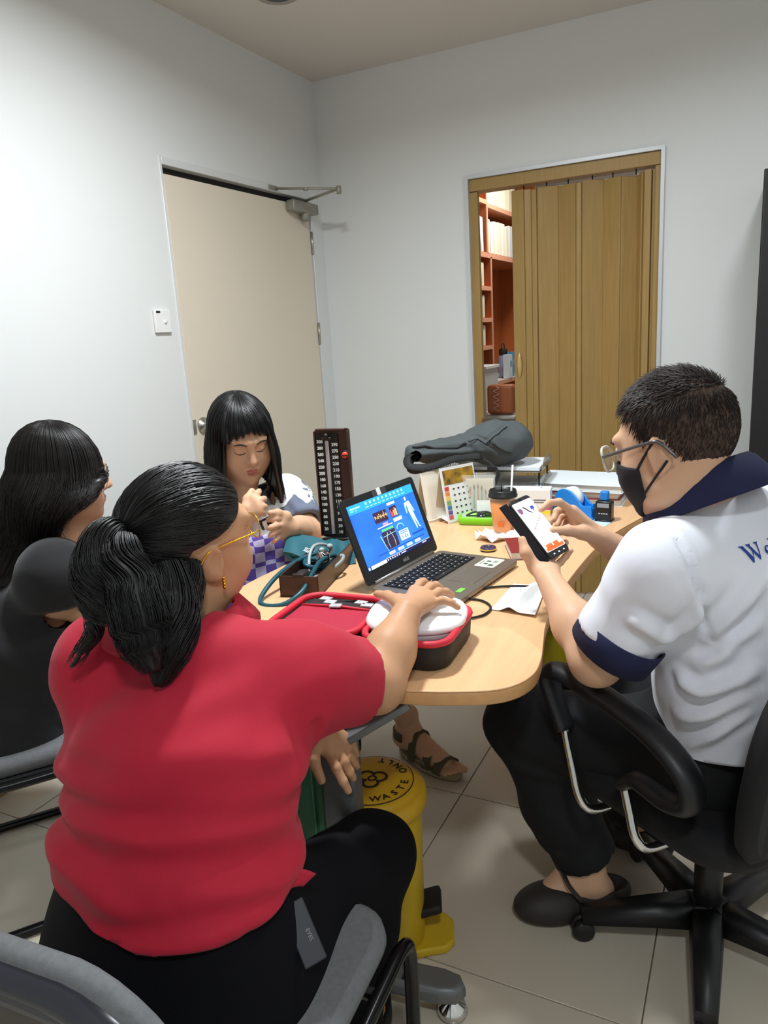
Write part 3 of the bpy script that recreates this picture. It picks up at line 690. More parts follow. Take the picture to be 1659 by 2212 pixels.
# desk calendars, tent shaped
def calendar(name, loc, rz, w_, h_, sp, label, pic, shade):
    c = thing(name, loc, label, 'calendar', rz=radians(rz))
    cm = M('card_%s' % shade, (232, 226, 212) if shade == 'cream' else (238, 238, 236), .6)
    a = math.atan2(sp / 2, h_); hh = math.hypot(h_, sp / 2)
    MB().box((0, 0, hh / 2), (w_, .003, hh), T(0, -sp / 2, 0) @ RX(-math.degrees(a))).build('front_board', cm, c)
    MB().box((0, 0, hh / 2), (w_, .003, hh), T(0, sp / 2, 0) @ RX(math.degrees(a))).build('back_board', M('card_board', (214, 204, 184), .7), c)
    mb = MB(); mb.box((0, -sp / 4, .012), (w_, sp / 2, .002), T(0, 0, .004) @ RX(12)); mb.box((0, sp / 4, .012), (w_, sp / 2, .002), T(0, 0, .004) @ RX(-12)); mb.build('foot_board', cm, c)
    if pic:
        Fm = T(0, -sp / 2, 0) @ RX(-math.degrees(a)) @ T(0, -.0028, 0) @ RX(90)
        pg = MB().box((0, hh * .5, 0), (w_ * .98, hh * .96, .001), Fm).build('page', M('paper_white', (222, 224, 224), .7), c)
        MB().box((0, hh * .82, .001), (w_ * .9, hh * .26, .001), Fm).build('photo', M('photo_gold', (196, 150, 40), .4, var=(30, .8), second=(60, 48, 22)), pg)
        cols = [(200, 60, 50), (222, 130, 60), (226, 190, 80), (120, 160, 90), (70, 120, 170), (110, 80, 150), (190, 90, 120)]
        for k in range(7): MB().box((-w_ * .40, hh * (.62 - .085 * k), .001), (w_ * .12, hh * .07, .001), Fm).build('colour_tab', M('tab_%d' % k, cols[k], .5), pg)
        mb = MB()
        for i in range(5):
            for j in range(5): mb.box((-w_ * .2 + w_ * .14 * i, hh * (.60 - .11 * j), .001), (w_ * .05, hh * .025, .001), Fm)
        mb.build('dates', M('print_black', (22, 22, 24), .6), pg)
    mb = MB()
    for k in range(int(w_ / .007)):
        x = -w_ / 2 + .006 + .007 * k; mb.tube([(x, .006 * cos(t), hh * .995 + .004 + .006 * sin(t)) for t in [i * pi / 4 for i in range(8)]], .0008, 4, closed=True)
    mb.build('wire_spiral', M('wire_black', (60, 60, 60), .4, .6), c)
    return c
calendar('desk_calendar', (1.225, -1.335, TZ), 62, .150, .185, .075, 'white tent calendar with gold photo and coloured month tabs', True, 'white')
calendar('desk_calendar', (1.155, -1.355, TZ), 66, .140, .170, .065, 'plain cream tent calendar seen from its back, beside the sanitizer', False, 'cream')
# sanitizer bottle
sb = thing('sanitizer_bottle', (1.080, -1.235, TZ), 'clear pump sanitizer bottle behind the cream calendar', 'bottle')
MB().lathe([(0, 0), (.028, 0), (.03, .006), (.03, .10), (.027, .12), (.014, .135), (.013, .15), (0, .15)], 20).build('body', M('sanitizer_clear', (226, 232, 234), .08, alpha=.5), sb)
MB().lathe([(.0304, .03), (.0304, .095)], 20).build('label_band', M('label_white', (240, 240, 236), .5, var=(40, .3), second=(170, 190, 80)), sb)
mb = MB(); mb.lathe([(.015, .148), (.016, .152), (.016, .165), (.006, .168), (.005, .19), (0, .19)], 14); mb.tube([(0, 0, .19), (.03, -.01, .192), (.036, -.012, .186)], .005, 8); mb.build('pump', plas, sb)
# smoky letter trays
lt = thing('letter_tray', (1.30, -1.02, TZ), 'two tier smoky acrylic letter tray under the grey backpack', 'letter tray', rz=radians(6))
for k, z in enumerate((.055, .125)):
    mb = MB(); mb.prism(rrect(.30, .24, .02, 5), z, z + .003)
    for sx in (-1, 1): mb.grid(lambda u, v, sx=sx: (sx * (.150 + .004 * v), -.12 + .24 * u, z + .045 * v * min(1, 4 * u, 4 * (1 - u)) ** .5), 14, 3)
    o = mb.build('tray', acg, lt); md = o.modifiers.new('t', 'SOLIDIFY'); md.thickness = .002
for x in (-.14, .14):
    for y in (-.10, .10): MB().tube([(x, y, 0), (x, y, .125)], .003, 6).build('post', blackgap, lt)
for k, z in enumerate((.060, .131)):
    o = MB().box((.0, 0, .006), (.27, .21, .012), T(1.312, -1.02, TZ + z) @ RZ(4)).build('paper_stack', M('paper_blue_white', (226, 232, 240), .7)); tag(o, 'white papers in the %s smoky letter tray' % ('lower', 'upper')[k], 'papers')
# white carton with magenta stripe
bxp = (1.3952, -0.9988, 0.7400)
wb = thing('carton', (1.435, -1.215, TZ), 'white carton with magenta and yellow stripes behind the cup', 'box', rz=radians(8))
MB().box((0, 0, .045), (.165, .07, .09), bev=.002).build('body', M('carton_white', (236, 236, 234), .5), wb)
MB().box((.0, 0, .026), (.1655, .0705, .010)).build('magenta_stripe', M('stripe_magenta', (206, 66, 150), .5), wb)
MB().box((.0, 0, .012), (.1655, .0705, .014)).build('yellow_stripe', M('stripe_yellow', (236, 216, 60), .5), wb)
mb = MB(); mb.box((.05, -.0355, .055), (.045, .0006, .004)); mb.box((.05, -.0355, .047), (.05, .0006, .003)); mb.lathe([(0, .001), (.003, .001), (.003, 0)], 10, T(.05, 0, .09)); mb.build('print', M('ink_grey', (120, 120, 124), .6), wb)
# ring binders stacked
for k, (z, w_, d_, th, c, ang, lb) in enumerate([(.0, .30, .24, .022, (214, 218, 222), 2, 'pale grey folder at the bottom of the binder stack'), (.024, .29, .235, .024, (168, 58, 44), -1, 'thin red folder in the middle of the binder stack'), (.050, .33, .25, .026, (226, 234, 240), -4, 'white ring binder on top of the stack by the tape')]):
    f = thing('ring_binder', (1.575, -.945, TZ + z), lb, 'binder', rz=radians(ang))
    cov = M('binder_%d' % k, c, .5)
    for zz in (.001, th - .001): MB().box((0, 0, zz), (w_, d_, .002), bev=.0005).build('cover', cov, f)
    MB().box((-w_ / 2, 0, th / 2), (.002, d_, th), bev=.0005).build('spine', cov, f)
    MB().box((.004, 0, th / 2), (w_ - .02, d_ - .015, th - .005)).build('pages', M('pages', (232, 230, 222), .8, bump=(600, .3, .001), stretch=(.05, .05, 3)), f)
kb_ = MB().box((0, 0, .012), (.22, .12, .024), T(1.475, -1.055, TZ) @ RZ(3), bev=.003).build('flat_device', M('dark_device', (34, 46, 48), .5)); tag(kb_, 'flat dark device under the white binder edge, behind the tape', 'device')
# blue tape dispenser
td = thing('tape_dispenser', (1.605, -1.205, TZ), 'bright blue tape dispenser with white tape roll', 'tape dispenser', rz=radians(-28))
tb = M('dispenser_blue', (24, 128, 214), .35)
side = [(-.075, 0), (.075, 0), (.080, .012), (.078, .040), (.070, .046), (.055, .040), (.035, .046), (.010, .070), (-.015, .086), (-.045, .088), (-.068, .074), (-.078, .045)]
sd = [(p.x, p.y) for p in smooth_path([(a, b, 0) for a, b in side], 4, True)]
for y in (-.026, .018): MB().prism(sd, 0, .008, T(0, y + .008, 0) @ RX(90), bev=.002).build('side', tb, td)
low = [(-.075, 0), (.075, 0), (.08, .012), (.078, .036), (.055, .032), (.03, .034), (0, .03), (-.03, .02), (-.07, .03), (-.078, .02)]
MB().prism(low, -.022, .022, RX(90)).build('core', tb, td)
rl = MB(); rl.lathe([(.020, -.012), (.038, -.012), (.038, .012), (.020, .012)], 28, T(-.02, .0, .058) @ RX(90)); rl.build('tape_roll', M('tape_white', (228, 232, 236), .4), td)
MB().box((.076, 0, .045), (.006, .03, .014), bev=.001).build('cutter', tb, td)
# black self-inking stamp
sp_ = thing('ink_stamp', (1.705, -1.262, TZ), 'black self-inking stamp with blue top beside the tape dispenser', 'stamp', rz=radians(-6))
MB().box((0, 0, .036), (.052, .038, .066), bev=.006, seg=3).build('body', M('stamp_black', (22, 22, 24), .25), sp_)
MB().box((0, -.0195, .055), (.038, .001, .014)).build('window', M('stamp_window', (150, 156, 158), .3), sp_)
MB().box((0, 0, .003), (.055, .04, .006), bev=.001).build('foot', M('stamp_black', (22, 22, 24), .25), sp_)
MB().box((0, 0, .084), (.026, .024, .030), bev=.004).build('handle', tb, sp_)
mb = MB()
for k in range(4): mb.box((-.012 + .008 * k, -.0195, .028), (.005, .001, .003))
mb.build('print', M('stamp_ink', (210, 210, 210), .5), sp_)
o = MB().box((0, 0, .0008), (.14, .10, .0016), T(1.655, -1.30, TZ) @ RZ(-12)).build('blue_paper', M('paper_pale_blue', (190, 214, 236), .7)); tag(o, 'pale blue paper under the stamp and tape dispenser', 'paper')
# dark red notebook
nb = thing('notebook', (1.555, -1.665, TZ), 'dark red hardcover notebook behind the laptop corner', 'notebook', rz=radians(24))
for z in (.001, .023): MB().box((0, 0, z), (.10, .15, .002), bev=.0006).build('cover', M('notebook_red', (128, 34, 34), .5), nb)
MB().box((-.002, 0, .012), (.093, .142, .02)).build('pages', M('pages', (232, 230, 222), .8), nb)
MB().box((.05, 0, .012), (.002, .15, .022)).build('spine', M('notebook_red', (128, 34, 34), .5), nb)
pp = thing('tape_reel', (1.447, -1.675, TZ), 'small purple tape reel with yellow rim beside the red notebook', 'tape')
MB().lathe([(.012, .001), (.022, .001), (.024, .006), (.022, .012), (.012, .012), (.012, .001)], 20).build('reel', M('purple_plastic', (58, 42, 74), .4), pp)
MB().lathe([(.0235, .004), (.0252, .006), (.0235, .008)], 20).build('rim', M('rim_yellow', (216, 190, 70), .4), pp)
# folded paper sheet
def sheet(u, v):
    a, b, c, d = [Vector(p) for p in ((1.6028, -2.1266, 0.7400), (1.7110, -2.1431, 0.7400), (1.6840, -1.9371, 0.7400), (1.6022, -1.9394, 0.7400))]
    p = a * (1 - u) * (1 - v) + b * u * (1 - v) + c * u * v + d * (1 - u) * v
    z = .002 + .016 * max(0, 1 - abs(u - .42 - .25 * v) / .22) * (.3 + .7 * (1 - abs(v - .4))) + .006 * (1 - v) * u
    return (p.x, p.y, TZ + z)
ps = MB().grid(sheet, 18, 14, smooth=False).build('paper_sheet', M('paper_white', (222, 224, 224), .7)); tag(ps, 'creased white paper sheet by the front right desk edge', 'paper')
md = ps.modifiers.new('t', 'SOLIDIFY'); md.thickness = .0006
# black cable
cb_ = MB().tube(smooth_path([(1.6814, -1.9496, 0.7440), (1.6094, -1.9636, 0.7440), (1.5480, -1.9960, 0.7440), (1.4964, -2.0704, 0.7440), (1.5655, -2.0827, 0.7440), (1.6006, -2.1196, 0.7440), (1.6002, -2.1681, 0.7440), (1.5750, -2.1993, 0.7440)], 8), .0028, 8).build('usb_cable', blackgap); tag(cb_, 'thin black cable looping between laptop and red case', 'cable')

# ---------------------------------------------------------------- smooth solids for bodies and cloth
class Sdf:
    """signed distances on a grid, turned into one continuous skin (surface nets)"""
    def __init__(s, lo, hi, vox):
        s.lo = np.array(lo, np.float32) - 3 * vox; s.v = vox
        s.n = np.ceil((np.array(hi) + 3 * vox - s.lo) / vox).astype(int) + 1
        s.d = np.full(s.n, .25, np.float32)
        s.ax = [s.lo[i] + vox * np.arange(s.n[i], dtype=np.float32) for i in range(3)]
    def _blk(s, lo, hi, pad):
        sl = []; c = []
        for i in range(3):
            a = int(np.clip(np.floor((lo[i] - pad - s.lo[i]) / s.v), 0, s.n[i])); b = int(np.clip(np.ceil((hi[i] + pad - s.lo[i]) / s.v) + 1, 0, s.n[i]))
            sl.append(slice(a, b)); sh = [1, 1, 1]; sh[i] = -1; c.append(s.ax[i][a:b].reshape(sh))
        return tuple(sl), c
    def _put(s, sl, d, k, op):
        a = s.d[sl]
        if a.size == 0: return
        if op == 's': a, d = -a, d
        if k > 0:
            h = np.maximum(k - np.abs(a - d), 0) / k; r = np.minimum(a, d) - h * h * k * .25
        else: r = np.minimum(a, d)
        s.d[sl] = -r if op == 's' else r
    def cone(s, a, b, ra, rb, k=.0, op='u', clip=None):
        a = np.array(a, np.float32); b = np.array(b, np.float32); R_ = max(ra, rb)
        sl, (X, Y, Z) = s._blk(np.minimum(a, b) - R_, np.maximum(a, b) + R_, k + 4 * s.v)
        ab = b - a; L2 = float(ab @ ab) + 1e-9
        px, py, pz = X - a[0], Y - a[1], Z - a[2]
        t = np.clip((px * ab[0] + py * ab[1] + pz * ab[2]) / L2, 0, 1)
        d = np.sqrt((px - t * ab[0]) ** 2 + (py - t * ab[1]) ** 2 + (pz - t * ab[2]) ** 2) - (ra + t * (rb - ra))
        if clip is not None: d = np.maximum(d, (X - clip[0][0]) * clip[1][0] + (Y - clip[0][1]) * clip[1][1] + (Z - clip[0][2]) * clip[1][2])
        s._put(sl, d, k, op); return s
    def chain(s, pts, rs, k=.0):
        for i in range(len(pts) - 1): s.cone(pts[i], pts[i + 1], rs[i], rs[i + 1], k)
        return s
    def sleeve(s, pts, rs, k=.0):
        """cloth tube that ends in an open cuff at the last point; finish with hollow()"""
        pts = [np.array(p, float) for p in pts]; n = N3(pts[-1] - pts[-2]); s.open = getattr(s, 'open', []) + [(pts[-1], n, rs[-1])]
        s.chain(pts[:-1], rs[:-1], k); s.cone(pts[-2], pts[-1] + n * .05, rs[-2], rs[-1], k, clip=(pts[-1], n)); return s
    def hollow(s, deep=.035):
        wall = 2.5 * s.v
        for p, n, r in s.open: s.cone(p - n * deep, p + n * .06, r - wall, r - wall, .0, 's')
        return s
    def ball(s, c, r, k=.0, op='u'): return s.cone(c, (c[0], c[1], c[2] + 1e-4), r, r, k, op)
    def ell(s, c, r, R=None, k=.0, op='u'):
        """ellipsoid with half axes r along the columns of R"""
        c = np.array(c, np.float32); m = max(r)
        sl, (X, Y, Z) = s._blk(c - m, c + m, k + 4 * s.v)
        R = np.eye(3) if R is None else np.array(R)[:3, :3]
        p = [(X - c[0]) * R[0, i] + (Y - c[1]) * R[1, i] + (Z - c[2]) * R[2, i] for i in range(3)]
        k0 = np.sqrt(sum((p[i] / r[i]) ** 2 for i in range(3))); k1 = np.sqrt(sum((p[i] / r[i] ** 2) ** 2 for i in range(3))) + 1e-6
        s._put(sl, k0 * (k0 - 1) / k1, k, op); return s
    def econe(s, a, b, r0, r1, x, k=.0):
        """tapered limb of elliptic section; r = (half width along x, half depth)"""
        a = np.array(a, float); b = np.array(b, float); ab = b - a; L = np.linalg.norm(ab); z = ab / L
        x = np.array(x, float); x = x - z * (x @ z); x /= np.linalg.norm(x); y = np.cross(z, x); m = max(*r0, *r1)
        sl, (X, Y, Z) = s._blk(np.minimum(a, b) - m, np.maximum(a, b) + m, k + 4 * s.v)
        P = (X - a[0], Y - a[1], Z - a[2])
        f = lambda ax: P[0] * ax[0] + P[1] * ax[1] + P[2] * ax[2]
        h = f(z) / L; t = np.clip(h, 0, 1); dz = (h - t) * L
        rx = r0[0] + t * (r1[0] - r0[0]); ry = r0[1] + t * (r1[1] - r0[1]); rm = np.minimum(rx, ry)
        q = np.sqrt((f(x) / rx) ** 2 + (f(y) / ry) ** 2 + (dz / (rm * .7)) ** 2)
        s._put(sl, ((q - 1) * rm).astype(np.float32), k, 'u'); return s
    def net(s):
        d = s.d; ins = d < 0
        c = [ins[i:d.shape[0] - 1 + i, j:d.shape[1] - 1 + j, k:d.shape[2] - 1 + k] for i in (0, 1) for j in (0, 1) for k in (0, 1)]
        cnt = sum(x.astype(np.int8) for x in c); idx = np.argwhere((cnt > 0) & (cnt < 8))
        pos = np.zeros((len(idx), 3), np.float32); num = np.zeros(len(idx), np.float32)
        off = [(i, j, k) for i in (0, 1) for j in (0, 1) for k in (0, 1)]
        val = [d[idx[:, 0] + o[0], idx[:, 1] + o[1], idx[:, 2] + o[2]] for o in off]
        for p in range(8):
            for q in range(p + 1, 8):
                if sum(abs(off[p][i] - off[q][i]) for i in range(3)) != 1: continue
                m = (val[p] < 0) != (val[q] < 0); t = np.where(m, val[p] / (val[p] - val[q] + 1e-12), 0)
                a = np.array(off[p], np.float32); b = np.array(off[q], np.float32)
                pos += m[:, None] * (a + t[:, None] * (b - a)); num += m
        vs = s.lo + s.v * (idx + pos / num[:, None])
        vid = np.full([n - 1 for n in d.shape], -1, np.int64); vid[idx[:, 0], idx[:, 1], idx[:, 2]] = np.arange(len(idx))
        F = []
        for ax in range(3):
            o1, o2 = [(1, 2), (2, 0), (0, 1)][ax]
            sl0 = [slice(1, -1)] * 3; sl0[ax] = slice(0, -1); sl1 = list(sl0); sl1[ax] = slice(1, None)
            A, B = ins[tuple(sl0)], ins[tuple(sl1)]; e = np.argwhere(A != B); flip = A[e[:, 0], e[:, 1], e[:, 2]]
            e = e + np.array([0 if i == ax else 1 for i in range(3)])
            def cell(da, db):
                g = e.copy(); g[:, o1] -= da; g[:, o2] -= db; return vid[g[:, 0], g[:, 1], g[:, 2]]
            q = np.stack([cell(1, 1), cell(0, 1), cell(0, 0), cell(1, 0)], 1)
            q[~flip] = q[~flip][:, ::-1]; F.append(q)
        F = np.concatenate(F); F = F[(F >= 0).all(1)]
        return vs.astype(np.float64), F

def relax(v, f, it=2, w=.5):
    for _ in range(it):
        a = np.zeros_like(v); n = np.zeros(len(v))
        for i in range(4):
            j = (i + 1) % 4
            np.add.at(a, f[:, i], v[f[:, j]]); np.add.at(n, f[:, i], 1); np.add.at(a, f[:, j], v[f[:, i]]); np.add.at(n, f[:, j], 1)
        v = v * (1 - w) + w * a / np.maximum(n, 1)[:, None]
    return v

def to_mesh(name, parts):
    """one mesh from several (verts, quads) pieces"""
    V_, F_, o = [], [], 0
    for v, f in parts: V_.append(v); F_.append(f + o); o += len(v)
    V_ = np.concatenate(V_); F_ = np.concatenate(F_)
    me = bpy.data.meshes.new(name); me.vertices.add(len(V_)); me.vertices.foreach_set('co', V_.astype(np.float32).ravel())
    me.loops.add(F_.size); me.loops.foreach_set('vertex_index', F_.astype(np.int32).ravel())
    me.polygons.add(len(F_)); me.polygons.foreach_set('loop_start', np.arange(0, F_.size, 4, dtype=np.int32))
    me.update(calc_edges=True); me.validate(); me.polygons.foreach_set('use_smooth', np.ones(len(me.polygons), bool)); me.update()
    return me

def normals(v, f):
    n = np.zeros_like(v); fn = np.cross(v[f[:, 2]] - v[f[:, 0]], v[f[:, 3]] - v[f[:, 1]])
    for i in range(4): np.add.at(n, f[:, i], fn)
    return n / (np.linalg.norm(n, axis=1)[:, None] + 1e-12)

def bvh_of(v, f): return BVHTree.FromPolygons([tuple(p) for p in v], [tuple(q) for q in f])

def folds(v, f, specs, noise=.0, nscale=9.0, seed=0):
    """cloth folds: each spec is (polyline, width, height); ridges along the normal with a trough beside them"""
    n = normals(v, f); disp = np.zeros(len(v)); tree = bvh_of(v, f)
    for line, w_, h_ in specs:
        pts = smooth_path(line, 4); pts = [np.array(tree.find_nearest(p)[0]) for p in pts]
        best = np.full(len(v), 9.); tpar = np.zeros(len(v))
        for i in range(len(pts) - 1):
            a, ab = pts[i], pts[i + 1] - pts[i]; L2 = ab @ ab + 1e-12
            t = np.clip(((v - a) @ ab) / L2, 0, 1); dd = np.linalg.norm(v - a - t[:, None] * ab, axis=1)
            m = dd < best; best[m] = dd[m]; tpar[m] = (i + t[m]) / (len(pts) - 1)
        env = np.sin(np.clip(tpar, .03, .97) * pi) ** .5
        disp += env * h_ * (np.exp(-(best / w_) ** 2) - .45 * np.exp(-((best - 1.7 * w_) / w_) ** 2))
    if noise:
        r_ = np.random.RandomState(seed)
        for k in range(7):
            kv = r_.normal(size=3); kv *= nscale * (1 + .5 * k) / np.linalg.norm(kv); disp += noise / (1 + .5 * k) * np.sin(v @ kv * 2 * pi * .5 + r_.uniform(0, 6))
    return v + n * disp[:, None]

def garment(name, parent, mat, v, f, cuts, thick=.003):
    """cloth shell: opened at the cuts (point, outward normal, reach), then given thickness"""
    me = to_mesh(name, [(v, f)])
    bm = bmesh.new(); bm.from_mesh(me)
    for cut in cuts:
        p, nrm, reach = Vector(cut[0]), Vector(cut[1]).normalized(), cut[2]; rp = cut[3] if len(cut) > 3 else 9
        vs = {x for x in bm.verts if (x.co - p).length < reach and ((x.co - p) - nrm * (x.co - p).dot(nrm)).length < rp}
        g = list(vs) + [e for e in bm.edges if e.verts[0] in vs and e.verts[1] in vs] + [q for q in bm.faces if all(x in vs for x in q.verts)]
        bmesh.ops.bisect_plane(bm, geom=g, plane_co=p, plane_no=Vector(nrm).normalized(), clear_outer=True, dist=1e-5)
    bmesh.ops.delete(bm, geom=[x for x in bm.verts if not x.link_faces], context='VERTS')
    bm.to_mesh(me); bm.free()
    for p_ in me.polygons: p_.use_smooth = True
    o = link(name, me, mat, parent, True)
    if thick:
        md = o.modifiers.new('cloth', 'SOLIDIFY'); md.thickness = thick; md.offset = -1
    return o

def N3(v): v = np.array(v, float); return v / np.linalg.norm(v)
def A3(v): return np.array(v, float)

# ---- anatomy pieces
def head_frame(c, fwd, up=(0, 0, 1), roll=0):
    y = Vector(fwd).normalized(); z = Vector(up); z = (z - y * z.dot(y)).normalized(); x = y.cross(z)
    m = Matrix.Identity(4)
    for i in range(3): m[i][0], m[i][1], m[i][2], m[i][3] = x[i], y[i], z[i], c[i]
    return m @ RY(roll)
def head_sdf(HM, s=1.0, neck=None, nr=.055, vox=.0032, nose=1.0, fat=1.0, eyes=True):
    """skull, cheeks, jaw, nose, lids, lips, ears and neck; frame x right, y forward, z up"""
    W_ = lambda *p: np.array(HM @ (Vector(p) * s)); R_ = np.array(HM)[:3, :3]
    c0 = W_(0, 0, 0); lo = c0 - .2 * s; hi = c0 + .2 * s
    if neck is not None: lo = np.minimum(lo, A3(neck) - .08); hi = np.maximum(hi, A3(neck) + .08)
    S_ = Sdf(lo, hi, vox)
    S_.ell(W_(0, -.014, .030), (.077 * s, .098 * s, .092 * s), R_)
    S_.ell(W_(0, .030, -.030), (.064 * s * fat, .066 * s, .088 * s), R_, .03)
    S_.ell(W_(0, .046, -.084), (.043 * s * fat, .040 * s, .034 * s), R_, .03)
    S_.ball(W_(0, .076, -.103), .015 * s, .022)
    for q in (-1, 1):
        S_.ell(W_(q * .038 * fat, .058, -.040), (.026 * s, .024 * s, .030 * s), R_, .025)
        S_.ell(W_(q * .050 * fat, .012, -.075), (.016 * s, .030 * s, .024 * s), R_, .03)
        S_.cone(W_(q * .012, .092, .030), W_(q * .044, .078, .032), .009 * s, .009 * s, .02)
    for q in (-1, 1):
        S_.ell(W_(q * .031, .104, .007), (.018 * s, .016 * s, .011 * s), R_, .014, 's')
        if eyes: S_.ell(W_(q * .031, .0775, .005), (.0155 * s, .0125 * s, .0115 * s), R_, .004)
    S_.cone(W_(0, .090, .016), W_(0, .108 * (1 + .02 * (nose - 1)), -.026), .008 * s, .0115 * s * nose, .012)
    for q in (-1, 1): S_.ball(W_(q * .013, .098, -.030), .0085 * s, .007)
    S_.cone(W_(-.017, .090, -.0590), W_(.017, .090, -.0590), .006 * s, .006 * s, .006); S_.ball(W_(0, .097, -.0585), .0062 * s, .006)
    S_.cone(W_(-.013, .090, -.0705), W_(.013, .090, -.0705), .0075 * s, .0075 * s, .006)
    for q in (-1, 1):
        Re = np.array((HM.to_3x3() @ Matrix.Rotation(radians(-q * 22), 3, 'Z')))
        S_.ell(W_(q * .078, -.012, -.006), (.0075 * s, .020 * s, .031 * s), Re, .006)
        S_.ell(W_(q * .087, -.006, -.002), (.006 * s, .011 * s, .019 * s), Re, .005, 's')
        S_.ball(W_(q * .077, -.002, -.033), .0085 * s, .007)
    if neck is not None:
        S_.cone(W_(0, -.022, -.060), neck, nr * .96, nr, .035)
        S_.cone(W_(0, .02, -.085), A3(neck) + R_[:, 1] * .03, nr * .6, nr * .8, .03)
    return S_
def finger(S_, p0, tip, arch, r=.0088, h=.012, k=.005):
    p0, tip, a = A3(p0), A3(tip), N3(arch); d = tip - p0
    S_.chain([p0, p0 + d * .42 + a * h, p0 + d * .74 + a * h * .85, tip], [r * 1.08, r, r * .92, r * .80], k)
def hand(S_, wrist, kn, tips, arch, th, thr=.0105, wr=.024, r=.0088, h=.012, palm=.0145, archs=None):
    """wrist, four knuckles (index..little), four tips, back-of-hand direction, thumb points"""
    wrist = A3(wrist)
    for i in range(4):
        q = A3(kn[i]); S_.cone(wrist * .8 + q * .2, q, palm * 1.12, palm * (.92 if i < 3 else .85), .012)
    for i in range(4):
        f_ = (1.0, 1.06, 1.0, .86)[i]
        finger(S_, kn[i], tips[i], archs[i] if archs else arch, r * f_, h * (h and 1), .004)
    S_.chain([wrist * .7 + A3(th[0]) * .3] + [A3(p) for p in th], [palm * 1.1, palm * .98, thr * 1.05, thr * .8][:len(th) + 1], .009)
def piece(S_, it=1):
    v, f = S_.net(); return relax(v, f, it, .5), f
def bounds(pts, pad):
    P = np.array([A3(p) for p in pts]); return P.min(0) - pad, P.max(0) + pad

# ---- hair
def strands_mb(paths, r=.0009, n=3, mb=None):
    mb = mb or MB()
    for p in paths:
        k = len(p); mb.tube(p, [r * (1 - .75 * (i / (k - 1)) ** 3) for i in range(k)], n, cap=False)
    return mb

skin_y = M('skin_light', (214, 170, 138), .5, sss=.12, var=(30, .05), spec=.35)
skin_t = M('skin_tan', (200, 152, 116), .5, sss=.12, var=(30, .06), spec=.35)
lipm = M('lips', (182, 98, 88), .4)
hairm = M('hair_black', (18, 16, 17), .40, spec=.6, aniso=.5)
hairb = M('hair_brown_black', (44, 35, 31), .5, spec=.3)

# ================================================================ woman in the red polo shirt
def cap_hair(HM, s, root_fn, tie, n_phi, n_s, bulge, lift):
    """grid of hair swept over the skull from the hairline (root_fn(phi) local direction) to the tie point (local)"""
    cen = Vector((0, -.012, .028)) * s; rad = Vector((.084, .108, .100)) * s
    def pt(phi, t, dr=0.0):
        a = root_fn(phi); b = (Vector(tie) - Vector((0, -.012, .028))); b = Vector((b.x / .084, b.y / .108, b.z / .100)).normalized()
        ang = a.angle(b); q = a.cross(b)
        d = (a * sin((1 - t) * ang) + b * sin(t * ang)) / max(sin(ang), 1e-3)
        k = 1 + bulge * sin(pi * t) + dr + lift * max(0, t - .85) / .15
        return HM @ (cen + Vector((d.x * rad.x, d.y * rad.y, d.z * rad.z)) * k)
    return pt

RC = (1.3099, -2.7651, 1.0639)
RH = head_frame(RC, (.30, .93, .08), roll=12)
RNECK = A3(RC) + np.array((-.012, -.060, -.142))
lady = thing('person', (1.36, -2.9, 0), 'person in red polo shirt and dark trousers, hand on the white device', 'person')
# joints
rsR, reR, rwR = A3((1.4921, -2.7435, 0.8416)), A3((1.5409, -2.5896, 0.7636)), A3((1.5484, -2.4579, 0.8530))
rsL, reL, rwL = A3((1.1921, -2.8658, 0.8684)), A3((1.10, -2.60, .67)), A3((1.4406, -2.6295, 0.6761))
rhip = A3((1.365, -2.955, .50)); rx = np.array((.985, -.15, 0))
kneeR, kneeL = A3((1.515, -2.605, .415)), A3((1.205, -2.55, .43))
hs = head_sdf(RH, 1.0, RNECK, .062, fat=1.1)
p_head = piece(hs)
z8 = .830
lo, hi = bounds([reR, rwR, rsR, (1.4188, -2.3291, 0.8300), (1.6109, -2.3505, 0.8300), (1.4893, -2.2172, 0.8300)], .075)
a = Sdf(lo, hi, .0026)
a.chain([rsR, reR, reR * .55 + rwR * .45, rwR], [.056, .047, .042, .028], .03)
hand(a, rwR, [(1.5063, -2.3282, 0.8460), (1.5308, -2.3384, 0.8480), (1.5501, -2.3527, 0.8460), (1.5599, -2.3719, 0.8410)],
     [(1.4924, -2.2326, 0.8300), (1.5325, -2.2526, 0.8300), (1.5732, -2.2888, 0.8300), (1.6100, -2.3507, 0.8300)], (0, 0, 1), [(1.5036, -2.4002, 0.8480), (1.4577, -2.3578, 0.8400), (1.4178, -2.3293, 0.8310)], h=.010, r=.0092, palm=.0155)
p_armR = piece(a)
lo, hi = bounds([reL, rwL, rsL, (1.4828, -2.6198, 0.5457), (1.4173, -2.6464, 0.6571)], .07)
a = Sdf(lo, hi, .0028)
a.chain([rsL, reL, reL * .5 + rwL * .5, rwL], [.054, .046, .042, .030], .03)
hand(a, rwL, [(1.4531, -2.6328, 0.6399), (1.4641, -2.6169, 0.6351), (1.4698, -2.5978, 0.6312), (1.4718, -2.5804, 0.6277)],
     [(1.4965, -2.6411, 0.5694), (1.4891, -2.6089, 0.5745), (1.4850, -2.5854, 0.5837), (1.4748, -2.5653, 0.5922)], (.5, -.7, .3), [(1.4366, -2.6530, 0.6602), (1.4439, -2.6670, 0.6371), (1.4567, -2.6655, 0.5969)], h=.014, r=.0092, palm=.0165)
p_armL = piece(a)
a = Sdf((.9, -3.2, 0), (1.8, -2.2, 1.05), .014)
a.econe(rhip, (1.35, -2.88, .70), (.16, .11), (.15, .10), rx).econe((1.35, -2.88, .70), (1.325, -2.81, .83), (.15, .10), (.10, .06), rx, .05)
